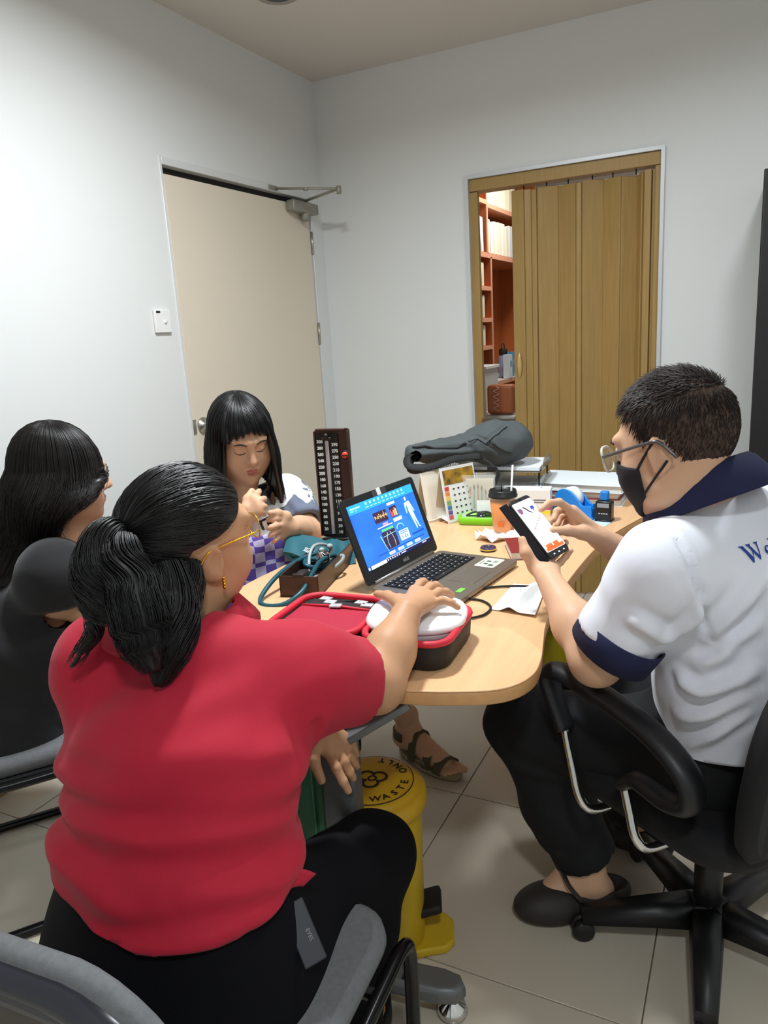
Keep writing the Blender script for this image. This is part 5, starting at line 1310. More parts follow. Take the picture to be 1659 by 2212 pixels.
# the phone in his hand with a folio cover
ph_ = thing('smartphone', (1.7049, -2.0754, 0.9295), 'black smartphone in folio cover showing a white page', 'phone')
pTL, pTR, pBR, pBL = [A3(p) for p in ((1.6401, -2.1047, 0.9866), (1.6700, -2.0296, 0.9946), (1.7695, -2.0553, 0.8819), (1.7434, -2.1274, 0.8776))]
pc = (pTL + pTR + pBR + pBL) / 4; PM = frame(pc, (pTR + pBR - pTL - pBL), (pTL + pTR - pBL - pBR)); pw, phh = .074, .158
MB().prism(rrect(pw, phh, .010, 4), -.006, 0, PM, bev=.0015).build('body', lblk, ph_, True)
sc_ = MB().prism(rrect(pw - .006, phh - .026, .003, 2, 0, .003), .0002, .0008, PM).build('screen', em('page', (250, 250, 252), .95), ph_, True)
def flat(name, rects, mat): 
    m_ = MB()
    for a, b, c, d in rects: m_.box(((a + c) / 2, (b + d) / 2, .0012), (c - a, d - b, .0002), PM)
    m_.build(name, mat, sc_, True)
flat('page_sofa', [(-.030, .044, -.016, .054), (-.028, .040, -.018, .046)], em('mauve', (120, 86, 110), .7))
m_ = MB(); m_.tube([PM @ Vector(p) for p in ((-.010, .056, .001), (-.004, .050, .001), (.002, .040, .001), (.010, .034, .001))], [.006, .008, .007, .003], 6, flat=.2); m_.build('page_chair', em('bark', (72, 50, 56), .6), sc_, True)
flat('page_blue', [(.012, .042, .024, .050), (.016, .038, .02, .044)], em('indigo', (56, 74, 150), .7))
m_ = MB(); m_.tube([PM @ Vector((-.022 + .003 * k, -.004 + .0016 * k + .003 * sin(k * 2.3), .0014)) for k in range(16)], .0008, 4); m_.build('page_trace', em('rose', (220, 90, 100), .8), sc_, True)
flat('page_dots', [(-.012 + .005 * (k % 2), -.030 - .004 * k, -.010 + .005 * (k % 2), -.028 - .004 * k) for k in range(5)] + [(.004, -.028 - .004 * k, .006, -.026 - .004 * k) for k in range(4)], em('olive', (150, 150, 60), .7))
flat('page_orange', [(-.031, -.062, .031, -.054), (-.026, -.056, -.004, -.046), (0, -.056, .018, -.046)], em('orange', (206, 96, 50), .8))
flat('nav_buttons', [(x - .0025, -.073, x + .0025, -.070) for x in (-.018, 0, .018)], em('nav', (220, 220, 220), .6))
MB().box((0, .073, .0006), (.004, .002, .0004), PM).build('camera_dot', M('lens_dark', (10, 10, 14), .1), ph_, True)
FC = PM @ T(-pw / 2 - .002, 0, -.004) @ RY(-18)
fc_ = MB().box((-.011, 0, 0), (.022, phh, .003), FC, bev=.001).build('folio_flap', M('folio_gloss', (26, 26, 30), .18), ph_, True)

# ================================================================ long hair helper
def long_hair(HM, s, parent, mat, lens, fringe, seed, n=1500, part=.0, wav=.010, out=.016, face=58, back_drop=None, drift=(0, 0), rz=.102):
    """hair falling from a parting over an ellipsoid skull and then straight down.
    lens(phi) = length of the hanging part; phi 0 = face, 180 = back of head; fringe = (half angle, z end) or None"""
    r_ = random.Random(seed); cen = Vector((0, -.012, .030)); rad = Vector((.086, .108, rz))
    def path(phi, dr, k, e, w0):
        ph = radians(phi); d = Vector((sin(ph), cos(ph), 0)); pts = []; top = Vector((part, -.015, 0)); N_ = k
        L_ = lens(phi) * e; fr = fringe and abs(phi) < fringe[0]
        zend = fringe[1] if fr else 0
        for i in range(N_ + 1):
            t = i / N_
            if t < .42 or fr:
                th = (t / .42 if not fr else t * (fringe[2] * (.84 + .24 * abs(phi) / fringe[0]) + .035 * sin(phi * .55) + .6 * (dr - .004))) * pi / 2
                p = cen + Vector((d.x * rad.x * sin(th), d.y * rad.y * sin(th), rad.z * cos(th))) * (1 + dr / .09) + top * cos(th) ** 2
                pts.append(p); last = p
            else:
                q = (t - .42) / .58; flare = out * sin(min(1, q * 1.4) * pi / 2) * (1 if not fr else 0)
                p = Vector((last.x, last.y, last.z)); base_ = cen + Vector((d.x * rad.x, d.y * rad.y, 0)) * (1 + dr / .09)
                p = base_ + Vector((d.x * flare, d.y * flare, -q * L_)) + Vector((sin(q * 7 + w0), cos(q * 6 + w0 * 1.3), 0)) * wav * q
                pts.append(p)
        return pts
    def W(pts):
        o_ = []
        for p in pts:
            w_ = HM @ (p * s)
            o_.append(w_)
        # hanging part falls along gravity, not along the tilted head
        m = int(len(pts) * .42)
        if len(o_) > m + 1:
            a0 = o_[m]
            for i in range(m + 1, len(o_)):
                q = pts[i] - pts[m]; g = (HM.to_3x3() @ Vector((q.x, q.y, 0))) * s; f_ = (i - m) / (len(o_) - m)
                o_[i] = a0 + g + Vector((drift[0] * f_, drift[1] * f_, q.z * s))
        return o_
    phis = [face + (360 - 2 * face) * i / 90 for i in range(91)]
    mb = MB()
    rows = [W(path((p + 180) % 360 - 180, .000 + .0022 * sin(p * 1.1) + .0015 * sin(p * 2.7), 18, 1, p * .05)) for p in phis]
    mb.grid(lambda u, v: rows[min(90, int(round(u * 90)))][min(18, int(round(v * 18)))], 90, 18)
    hair = mb.build('hair', mat, parent, True); md = hair.modifiers.new('t', 'SOLIDIFY'); md.thickness = .010; md.offset = -1
    if fringe:
        fw = fringe[0]; rows2 = []
        fr_ph = [-fw + 2 * fw * i / 24 for i in range(25)]
        rows2 = [[HM @ (p * s) for p in path(p_ * .999, .004 + .002 * sin(p_ * .9), 10, 1, 0)] for p_ in fr_ph]
        o = MB().grid(lambda u, v: rows2[int(round(u * 24))][int(round(v * 10))], 24, 10).build('fringe', mat, hair, True)
        md = o.modifiers.new('t', 'SOLIDIFY'); md.thickness = .006; md.offset = -1
    ps = []
    for i in range(n):
        if fringe and r_.random() < .22:
            p_ = r_.uniform(-fringe[0], fringe[0]); ps.append([HM @ (p * s) for p in path(p_, r_.uniform(.004, .012), 9, 1, 0)][:r_.choice([9, 10, 10])])
        else:
            p_ = face + (360 - 2 * face) * r_.random(); p_ = (p_ + 180) % 360 - 180
            ps.append(W(path(p_, r_.uniform(.001, .010), 16, r_.uniform(.85, 1.06), p_ * .05 + r_.uniform(-.5, .5))))
    strands_mb(ps, .0008).build('hair_strands', mat, hair, True)
    return hair

# ================================================================ woman in black
wb_ = thing('person', (.5, -2.45, 0), 'person in black T-shirt seated by the left wall, facing right', 'person')
BC = (0.5479, -2.3555, 1.0692); BH = head_frame(BC, (.62, .78, -.10))
bf = N3((.62, .78, 0)); br = np.array((bf[1], -bf[0], 0))
bn = A3(BC) - bf * .045 + [0, 0, -.155]
bsR = bn + br * .165 - bf * .02 + [0, 0, -.055]; bsL = bn - br * .165 - bf * .02 + [0, 0, -.055]
beR = A3((0.6254, -2.5032, 0.8008)); bwR = A3((0.6529, -2.4191, 0.7180)); beL = bsL + bf * .10 + [0, 0, -.24]; bwL = beL + bf * .2 + br * .12
bhip = A3((.44, -2.52, .50))
p_head = piece(head_sdf(BH, .98, bn, .055, vox=.004, fat=1.06))
lo, hi = bounds([bsR, beR, bwR, bwR + (bwR - beR) * .9], .07); a = Sdf(lo, hi, .004)
a.chain([bsR, beR, bwR], [.052, .044, .028], .03); fd_ = N3(bwR - beR); sd_ = N3(np.cross(fd_, (0, 0, 1)))
hand(a, bwR, [bwR + fd_ * .085 + sd_ * q for q in (-.03, -.01, .01, .028)], [bwR + fd_ * .16 + sd_ * q - [0, 0, .02] for q in (-.034, -.012, .012, .032)], (0, 0, 1), [bwR + fd_ * .03 - sd_ * .03, bwR + fd_ * .06 - sd_ * .045, bwR + fd_ * .09 - sd_ * .05])
p_r = piece(a)
lo, hi = bounds([bsL, beL, bwL, bwL + (bwL - beL) * .9], .07); a = Sdf(lo, hi, .005)
a.chain([bsL, beL, bwL], [.052, .044, .028], .03); fd_ = N3(bwL - beL); sd_ = N3(np.cross(fd_, (0, 0, 1)))
hand(a, bwL, [bwL + fd_ * .085 + sd_ * q for q in (.03, .01, -.01, -.028)], [bwL + fd_ * .16 + sd_ * q - [0, 0, .02] for q in (.034, .012, -.012, -.032)], (0, 0, 1), [bwL + fd_ * .03 + sd_ * .03, bwL + fd_ * .06 + sd_ * .045, bwL + fd_ * .09 + sd_ * .05])
p_l = piece(a)
bk_ = [bhip + bf * .42 + br * q * .10 + [0, 0, .0] for q in (-1, 1)]
a = Sdf((.1, -2.9, 0), (1.1, -1.8, .95), .014)
a.econe(bhip, bn - [0, 0, .10], (.15, .11), (.12, .07), br)
for kn in bk_: a.cone(bhip, kn, .08, .05, .04); a.chain([kn, kn + bf * .03 + [0, 0, -.40], kn + bf * .17 + [0, 0, -.45]], [.048, .034, .028], .03)
p_c = piece(a)
link('body', to_mesh('body', [p_head, p_r, p_l, p_c]), skin_y, wb_, True)
a = Sdf((.0, -3.0, .40), (1.0, -2.0, 1.0), .009)
a.econe(bhip - bf * .02 - [0, 0, .05], bhip + bf * .02 + [0, 0, .18], (.215, .185), (.195, .165), br).econe(bhip + bf * .02 + [0, 0, .18], bn - bf * .01 - [0, 0, .10], (.195, .165), (.165, .10), br, .06)
a.econe(bn - [0, 0, .10], bn - [0, 0, .03], (.14, .085), (.08, .07), br, .05)
a.sleeve([bn + br * .07 - [0, 0, .06], bsR, bsR + (beR - bsR) * .80], [.07, .074, .070], .05); a.sleeve([bn - br * .07 - [0, 0, .06], bsL, bsL + (beL - bsL) * .75], [.07, .074, .070], .05); a.hollow()
v, f = piece(a, 2)
v = folds(v, f, [(pxl([(0, 1330, 1.9), (60, 1360, 1.8), (130, 1370, 1.8)]), .02, .010), (pxl([(0, 1430, 1.9), (60, 1420, 1.85), (130, 1390, 1.85)]), .02, .010), (pxl([(0, 1490, 1.95), (60, 1480, 1.85), (120, 1450, 1.85)]), .016, .008), (pxl([(10, 1540, 1.95), (80, 1530, 1.85)]), .015, .008)], .003, 8, 17)
blkT = M('tshirt_black', (24, 24, 27), .85, bump=(420, .15, .0006), sheen=.15)
garment('tshirt', wb_, blkT, v, f, [(bhip + [0, 0, -.075], (0, 0, -1), .6), (bn + bf * .02 - [0, 0, .012], bf * .45 + mup, .095)])
a = Sdf((.1, -3.0, .05), (1.15, -1.75, .66), .011)
a.econe(bhip - [0, 0, .05], bhip + [0, 0, .02], (.205, .175), (.19, .16), br)
for kn in bk_: a.cone(bhip * .8 + kn * .2, kn, .10, .07, .06); a.cone(kn, kn + bf * .03 + [0, 0, -.38], .068, .055, .05)
v, f = piece(a, 2); garment('trousers', wb_, M('trousers_charcoal', (26, 26, 30), .85), folds(v, f, [], .003, 9, 4), f, [])
for kn in bk_:
    c_ = kn + bf * .10; MB().loft([[tuple(np.array((c_[0], c_[1], z)) + bf * .125 * sin(t) * k + br * .042 * cos(t) * k) for t in [2 * pi * i / 16 for i in range(16)]] for z, k in ((0.002, .97), (.02, 1), (.05, .85))]).build('shoe', blackgap, wb_, True)
long_hair(BH, 1.0, wb_, M('hair_dark_brown', (26, 21, 20), .4, spec=.45), lambda p: np.interp(abs(p), [28, 50, 90, 130, 180], [.02, .10, .19, .27, .31]), None, 31, 2600, wav=.022, out=.036, face=30, drift=(-bf[0] * .06, -bf[1] * .06))
mb = MB().tube([BH @ Vector((q * .014 if 0 else x, .0945, -.0655)) for x in (-.018, 0, .018)], [.002, .005, .002], 6); mb.build('lips', lipm, wb_, True)
spectacles(BH, .98, wb_, M('frame_dark', (40, 36, 36), .3), half=.068)

# ================================================================ girl with fringe
gl = thing('person', (.66, -1.86, 0), 'person in white and grey T-shirt and purple checked shorts, looking down', 'person')
GC = (0.7658, -1.8913, 1.0965); GH = head_frame(GC, (.80, -.60, -.36), roll=3)
gf = N3((.88, -.47, 0)); gr = np.array((gf[1], -gf[0], 0))
gn = A3(GC) - gf * .05 + [0, 0, -.165]
gsR = gn + gr * .15 + [0, 0, -.055]; gsL = gn - gr * .155 + [0, 0, -.050]
geL, gwL = A3((0.8961, -1.7923, 0.7879)), A3((0.9308, -1.9109, 0.8389)); geR, gwR = A3((0.8144, -2.0734, 0.8407)), A3((0.8703, -2.0532, 0.8964))
ghip = gn - gf * .04 + [0, 0, -.42]; ghip[2] = .50
p_head = piece(head_sdf(GH, .98, gn, .050, vox=.003, fat=1.10))
ghead = p_head
lo, hi = bounds([gsL, geL, gwL, (0.9046, -2.0111, 0.8160), (0.9010, -1.9942, 0.8860)], .06); a = Sdf(lo, hi, .003)
a.chain([gsL, geL, geL * .5 + gwL * .5, gwL], [.050, .046, .040, .027], .03)
hand(a, gwL, [(0.9278, -1.9493, 0.8736), (0.9266, -1.9594, 0.8596), (0.9222, -1.9603, 0.8431), (0.9197, -1.9549, 0.8249)], [(0.9048, -1.9937, 0.8807), (0.9182, -2.0094, 0.8612), (0.9187, -2.0092, 0.8396), (0.9221, -2.0015, 0.8187)], (.3, -.6, .3), [(0.9288, -1.9356, 0.8798), (0.9211, -1.9640, 0.8959), (0.9166, -1.9933, 0.9028)], h=.012, r=.0085)
p_l = piece(a)
lo, hi = bounds([gsR, geR, gwR, (0.8971, -1.9758, 0.9623), (0.9593, -2.0737, 0.9091)], .06); a = Sdf(lo, hi, .003)
a.chain([gsR, geR, geR * .5 + gwR * .5, gwR], [.050, .044, .038, .027], .03)
hand(a, gwR, [(0.8934, -2.0320, 0.9533), (0.9091, -2.0378, 0.9448), (0.9173, -2.0428, 0.9319), (0.9181, -2.0464, 0.9171)], [(0.8854, -1.9924, 0.9655), (0.9065, -1.9990, 0.9438), (0.9088, -2.0039, 0.9210), (0.9075, -2.0099, 0.9010)], (.6, -.5, .3), [(0.8795, -2.0515, 0.9282), (0.8744, -2.0365, 0.9508), (0.8728, -2.0095, 0.9687)], h=.014, r=.0088)
p_r = piece(a)
gk = [A3((1.06, -1.80, .50)), ghip + gf * .42 + gr * .16]; gfoot = A3((1.2301, -1.6965, 0.0300)) * np.array((1, 1, 0)) + np.array((0, 0, .006)); gd = N3(A3((1.3420, -1.7381, 0.0300)) - A3((1.1303, -1.6594, 0.0300))); gank = gfoot - gd * .085 + [0, 0, .085]
a = Sdf((.3, -2.5, 0), (1.5, -1.3, .95), .012)
a.econe(ghip, gn - [0, 0, .12], (.13, .09), (.11, .07), gr)
a.cone(ghip - gr * .08, gk[0], .075, .052, .04); a.cone(gk[0], gank + [0, 0, .03], .052, .036, .03); a.cone(ghip + gr * .08, gk[1], .075, .05, .04); a.cone(gk[1], gk[1] + [0, 0, -.42], .05, .035, .03)
p_c = piece(a)
gs_ = np.array((-gd[1], gd[0], 0)); upz = np.array((0, 0, 1.))
a = Sdf(gfoot - .17, gfoot + .2, .0035)
a.cone(gank + [0, 0, .06], gank - gd * .02 - [0, 0, .03], .036, .033, .02); a.cone(gank - gd * .03 - [0, 0, .025], gfoot + gd * .05 + [0, 0, .03], .030, .030, .03); a.cone(gank + gd * .02, gfoot + gd * .06 + [0, 0, .028], .034, .024, .03)
for k, (o_, l_) in enumerate(((-.030, .128), (-.012, .124), (.003, .118), (.017, .110), (.030, .100))):
    q = 1 if True else 1
    a.cone(gfoot + gd * .07 - gs_ * o_ + [0, 0, .024], gfoot + gd * l_ - gs_ * o_ + [0, 0, .018], .012 if k == 0 else .0095, .011 if k == 0 else .008, .005)
p_f = piece(a)
link('body', to_mesh('body', [p_head, p_l, p_r, p_c, p_f]), skin_y, gl, True)
# T-shirt, white with slate patches
tsm = M('tshirt_patchy', (236, 238, 240), .85, var=(10, 0), second=(104, 112, 130))
for nd_ in tsm.node_tree.nodes:
    if nd_.type == 'VALTORGB': nd_.color_ramp.elements[0].position = .525; nd_.color_ramp.elements[1].position = .540
a = Sdf((.35, -2.3, .40), (1.1, -1.4, 1.0), .008)
a.econe(ghip - [0, 0, .04], gn - [0, 0, .22], (.185, .165), (.165, .140), gr).econe(gn - [0, 0, .22], gn - [0, 0, .09], (.165, .135), (.145, .085), gr, .06).econe(gn - [0, 0, .09], gn - [0, 0, .03], (.12, .08), (.075, .065), gr, .05)
a.sleeve([gn - gr * .06 - [0, 0, .06], gsL, gsL + (geL - gsL) * .78], [.066, .072, .074], .04); a.sleeve([gn + gr * .06 - [0, 0, .06], gsR, gsR + (geR - gsR) * .75], [.066, .070, .070], .04); a.hollow()
v, f = piece(a, 2); v = folds(v, f, [(pxl([(600, 1040, 2.3), (630, 1075, 2.25), (655, 1105, 2.25)]), .014, .006)], .003, 10, 9)
garment('tshirt', gl, tsm, v, f, [(gn + [0, 0, -.02] + gf * .01, gf * .35 + mup, .10), ((ghip[0], ghip[1], .80), (0, 0, -1), .5)])
# purple checked shorts with a high waist
chk = M('check_purple', (104, 84, 176), .85); nt = chk.node_tree; b_ = nt.nodes['Principled BSDF']
ck = nt.nodes.new('ShaderNodeTexChecker'); ck.inputs['Scale'].default_value = 30; ck.inputs['Color1'].default_value = lin((98, 78, 170)) + (1,); ck.inputs['Color2'].default_value = lin((196, 190, 226)) + (1,)
tcn = nt.nodes.new('ShaderNodeTexCoord'); mpn = nt.nodes.new('ShaderNodeMapping'); mpn.inputs['Rotation'].default_value = (.3, .5, .6); nt.links.new(tcn.outputs['Object'], mpn.inputs[0]); nt.links.new(mpn.outputs[0], ck.inputs[0]); nt.links.new(ck.outputs[0], b_.inputs['Base Color'])
a = Sdf((.35, -2.35, .30), (1.25, -1.4, .95), .009)
a.econe(ghip - [0, 0, .03], (ghip[0] + gf[0] * .02, ghip[1] + gf[1] * .02, .78), (.190, .174), (.180, .164), gr)
for kn, q in ((gk[0], -1), (gk[1], 1)): a.cone(ghip + gr * .09 * q + [0, 0, .02], ghip * .25 + kn * .75 + [0, 0, .01], .10, .088, .05)
v, f = piece(a, 2); garment('shorts', gl, chk, folds(v, f, [], .003, 9, 2), f, [((ghip[0], ghip[1], .818), (0, 0, 1), .4), (ghip * .25 + gk[0] * .75, gk[0] - ghip, .15), (ghip * .25 + gk[1] * .75, gk[1] - ghip, .15)])
long_hair(GH, 1.0, gl, hairm, lambda p: np.interp(abs(p), [50, 90, 130, 180], [.20, .22, .20, .18]), (56, .0, .92), 41, 1700, wav=.008, out=.016, face=48, rz=.094)
# face details
def face_line(HM, s, pts, r, mat, name, par, tree):
    out = []
    for p in pts:
        w_ = HM @ (Vector(p) * s); d = (HM.to_3x3() @ Vector((0, 1, 0))); h = tree.ray_cast(w_ + d * .08, -d); out.append((h[0] + d * .0006) if h[0] is not None else w_)
    k = len(out); MB().tube(smooth_path(out, 4), [r * (.35 + .65 * sin(pi * min(1, max(0, i / (4 * (k - 1)))))) for i in range(4 * (k - 1) + 1)], 6).build(name, mat, par, True)
gt = bvh_of(*ghead)
for q in (-1, 1):
    face_line(GH, .98, [(q * .016, .1, .0005), (q * .026, .1, -.0045), (q * .037, .1, -.0045), (q * .046, .1, .0005)], .0014, hairm, 'eyelashes', gl, gt)
    face_line(GH, .98, [(q * .014, .1, .026), (q * .032, .1, .031), (q * .050, .1, .026)], .0026, hairm, 'eyebrow', gl, gt)
face_line(GH, .98, [(-.019, .1, -.0605), (-.006, .1, -.0575), (0, .1, -.059), (.006, .1, -.0575), (.019, .1, -.0605)], .0036, lipm, 'upper_lip', gl, gt)
face_line(GH, .98, [(-.016, .1, -.0665), (0, .1, -.0710), (.016, .1, -.0665)], .0042, lipm, 'lower_lip', gl, gt)
wr_ = gwL * .75 + geL * .25; wd_ = N3(geL - gwL); wx = N3(np.cross(wd_, (0, 0, 1))); wy = np.cross(wd_, wx)
MB().tube([Vector(wr_ + (wx * cos(t) + wy * sin(t)) * .034) for t in [2 * pi * i / 24 for i in range(24)]], .0022, 6, closed=True).build('hair_band', M('band_dark', (44, 30, 26), .7), gl, True)
pen = thing('small_pack', (0.9076, -1.9944, 0.8729), 'small dark pack with white slip held by the person in patterned T-shirt', 'pack')
KM = frame((0.9016, -1.9858, 0.8731), A3((0.9189, -1.9631, 0.8820)) - A3((0.8903, -2.0046, 0.8677)), (0, 0, 1))
MB().box((0, .0, 0), (.050, .030, .014), KM, bev=.004).build('pack', M('pack_navy', (40, 44, 62), .5), pen, True); MB().box((-.014, .0, .009), (.012, .024, .002), KM).build('slip', plas, pen, True)
# sandal
olive = M('sandal_olive', (84, 76, 54), .75, bump=(300, .2, .001)); solem = M('sandal_sole', (150, 138, 112), .7)
def foot_ring(z, k): return [tuple(gfoot * np.array((1, 1, 0)) + gd * (.005 + .135 * sin(t)) * k + gs_ * (.046 if sin(t) > 0 else .040) * cos(t) * k + upz * z) for t in [2 * pi * i / 28 for i in range(28)]]
sd1 = MB().loft([foot_ring(.001, .95), foot_ring(.010, 1.0), foot_ring(.022, 1.0)]).build('sandal', solem, gl, True)
def strap(u0, h_, w_, name='strap', lift=0):
    c_ = gfoot * np.array((1, 1, 0)) + gd * u0
    path = [c_ + gs_ * x + upz * z for x, z in ((-.046, .018), (-.043, .035 + lift * .5), (-.025, h_), (0, h_ + .008), (.025, h_), (.043, .035 + lift * .5), (.046, .018))]
    mb = MB(); pth = smooth_path(path, 4); mb.loft([[tuple(Vector(p) + Vector(gd) * w_ * a_ + Vector((0, 0, b_))) for a_, b_ in ((-1, 0), (1, 0), (1, .004), (-1, .004))] for p in pth]); return mb.build(name, olive, sd1, True)
strap(.075, .048, .017); strap(.028, .062, .016); s2 = strap(-.035, .100, .015, lift=.03)
mb = MB(); pth = smooth_path([gank + gs_ * .044 * cos(t) - gd * .052 * sin(t) + [0, 0, -.005] for t in [pi * i / 8 - .2 for i in range(10)]], 3); mb.loft([[tuple(Vector(p) + Vector((0, 0, z)) + (Vector(p) - Vector(gank)).normalized() * o_) for z, o_ in ((-.014, 0), (.014, 0), (.014, .004), (-.014, .004))] for p in pth]); mb.build('heel_strap', olive, sd1, True)
side_M = frame(gfoot * np.array((1, 1, 0)) + gd * .012 - gs_ * .049 + upz * .042, gd, upz - gs_ * -.25)
text_mb('CAMEL', .013, side_M @ T(0, 0, .002)).build('strap_lettering', M('lettering_cream', (190, 182, 160), .6), sd1, True)

# ================================================================ visitor chairs
greyfab = M('chair_fabric_grey', (112, 114, 116), .9, bump=(600, .4, .001), var=(120, .18)); blktube = M('chair_tube_black', (20, 20, 22), .22, .4); shellm = M('chair_shell', (52, 54, 62), .25)
pan = M('chair_back_panel', (78, 72, 68), .7, bump=(300, .1, .0005))
def visitor_chair(loc, rz, label):
    c = thing('visitor_chair', loc, label, 'chair', rz=radians(rz), group='grey padded visitor chairs')
    R_ = lambda g, z: [(a, b, z) for a, b in rrect(.47 - g, .43 - g, .07, 6, 0, .0)]
    MB().loft([R_(.05, .415), R_(.012, .42), R_(0, .435), R_(.004, .452), R_(.03, .462)]).build('seat', greyfab, c)
    MB().loft([R_(.06, .402), R_(.03, .404), R_(.02, .414)]).build('seat_pan', shellm, c)
    BT = T(0, -.235, .435) @ RX(100)   # back plane: x across, y up
    prof = lambda g, z: [(a, b, z + .30 * a * a) for a, b in rrect(.45 - g, .33 - g, .13, 8, 0, .175)]
    MB().loft([prof(.02, -.028), prof(0, -.020), prof(0, -.006), prof(.03, .004)], BT).build('backrest', greyfab, c)
    sh_ = MB().loft([prof(.015, -.029), prof(.02, .010), prof(.06, .016)], BT @ T(0, 0, .004)).build('back_shell', shellm, c)
    MB().loft([prof(.085, .018), prof(.09, .021)], BT @ T(0, 0, .003)).build('back_panel', pan, c)
    for q in (-1, 1):
        x = q * .245
        pth = smooth_path([(q * .205, -.26, .60), (q * .225, -.255, .50), (x, -.235, .425), (x, -.10, .405), (x, .12, .405), (x, .195, .40), (x, .225, .36), (x, .222, .20), (x, .215, .05), (x, .20, .018), (x, .16, .013), (x, -.16, .013), (x, -.22, .013)], 5)
        MB().tube(pth, .0125, 10).build('side_frame', blktube, c)
    for y, z in ((-.215, .013), (.10, .404)): MB().tube([(-.245, y, z), (.245, y, z)], .0115, 10).build('cross_bar', blktube, c)
    return c
ch0 = visitor_chair((1.425, -2.985, 0), 4, 'grey padded chair under the person in red, nearest the camera')
ch1 = copy_tree(ch0, (.46, -2.50, 0), radians(-37)); ch1['label'] = 'grey padded chair under the person in black by the left wall'
ch2 = copy_tree(ch0, (float(ghip[0]), float(ghip[1]), 0), radians(-118)); ch2['label'] = 'grey padded chair under the person in patterned T-shirt, behind the desk'

# ================================================================ black office chair of the man
oc = thing('office_chair', (2.085, -2.115, 0), 'black swivel office chair with loop armrests and chrome posts', 'chair', rz=radians(56))
bf_ = M('office_fabric', (22, 22, 25), .85, bump=(500, .25, .0008)); bpl = M('office_plastic', (24, 24, 27), .42); chrome = M('chrome', (215, 215, 215), .12, 1)
R_ = lambda g, z: [(a, b, z) for a, b in rrect(.49 - g, .47 - g, .10, 7, 0, .01)]
MB().loft([R_(.10, .385), R_(.02, .395), R_(0, .42), R_(.006, .445), R_(.05, .458)]).build('seat', bf_, oc)
BT = T(0, -.215, .42) @ RX(98)
prof = lambda g, z: [(a, b, z + .45 * a * a) for a, b in rrect(.53 - g, .42 - g, .15, 8, 0, .20)]
MB().loft([prof(.05, -.045), prof(.01, -.034), prof(0, -.012), prof(.03, .004)], BT).build('backrest', bf_, oc)
MB().tube(smooth_path([(0, .05, .375), (0, -.14, .365), (0, -.26, .39), (0, -.295, .46), (0, -.285, .58)], 5), .034, 12, flat=.45).build('back_spine', bpl, oc)
MB().box((0, .0, .365), (.22, .24, .045), bev=.012, seg=3).build('mechanism', bpl, oc)
for q in (-1, 1):
    x = q * .275
    loop = smooth_path([(x, .155, .545), (x, .185, .60), (x, .205, .650), (x, .17, .672), (x, .05, .665), (x, -.07, .64), (x, -.145, .595), (x, -.155, .545), (x, -.11, .525), (x, -.04, .53), (x, -.005, .505)], 6)
    MB().tube(loop, [.022 + .008 * sin(pi * i / (len(loop) - 1)) for i in range(len(loop))], 12, flat=.62).build('armrest', bpl, oc)
    MB().tube(smooth_path([(x, .158, .55), (x, .135, .47), (x, .115, .41), (q * .255, .10, .378), (q * .20, .095, .37)], 5), .0095, 10).build('arm_post', chrome, oc)
    MB().tube(smooth_path([(x, -.003, .51), (x, -.02, .45), (x, -.035, .405), (q * .255, -.045, .378), (q * .20, -.05, .37)], 5), .0095, 10).build('arm_post', chrome, oc)
MB().lathe([(0, .06), (.03, .06), (.03, .20), (.022, .205), (.022, .36), (0, .36)], 18).build('gas_lift', bpl, oc)
for k in range(5):
    a_ = 201 - 56 + 72 * k
    lg = MB(); lg.loft([[(x, w_ * sx, z + h_ * sz) for sx, sz in ((-1, 0), (1, 0), (.8, 1), (-.8, 1))] for x, w_, z, h_ in ((.0, .038, .055, .055), (.12, .032, .056, .040), (.275, .022, .050, .026))], RZ(a_)); lo_ = lg.build('base_leg', bpl, oc)
    cs = MB()
    for s_ in (-1, 1): cs.lathe([(0, -.008), (.021, -.008), (.025, -.004), (.025, .004), (.021, .008), (0, .008)], 18, RZ(a_) @ T(.272, s_ * .012, .0255) @ RX(90))
    cs.tube([(0, 0, .03), (0, 0, .075)], .008, 8, RZ(a_) @ T(.262, 0, 0)); cs.build('castor', bpl, lo_)

# ================================================================ yellow pedal bin
bin_ = thing('pedal_bin', (1.408, -2.392, 0), 'yellow pedal bin with black clinical waste lettering on its lid', 'bin', rz=radians(24))
ybin = M('bin_yellow', (214, 178, 34), .45, var=(6, .06)); lidm = M('bin_lid_yellow', (206, 160, 34), .45)
MB().lathe([(0, .012), (.094, .012), (.098, .02), (.106, .36), (.106, .375), (.100, .376), (.092, .03), (0, .028)], 40).build('body', ybin, bin_)
bl2 = MB().lathe([(.104, .366), (.117, .366), (.119, .372), (.118, .394), (.110, .404), (.106, .404), (.102, .412), (.085, .418), (.05, .420), (0, .421)], 44).build('lid', lidm, bin_)
lm = MB(); lm.lathe([(.0905, .4185), (.0925, .4183), (.0925, .4172)], 48); 
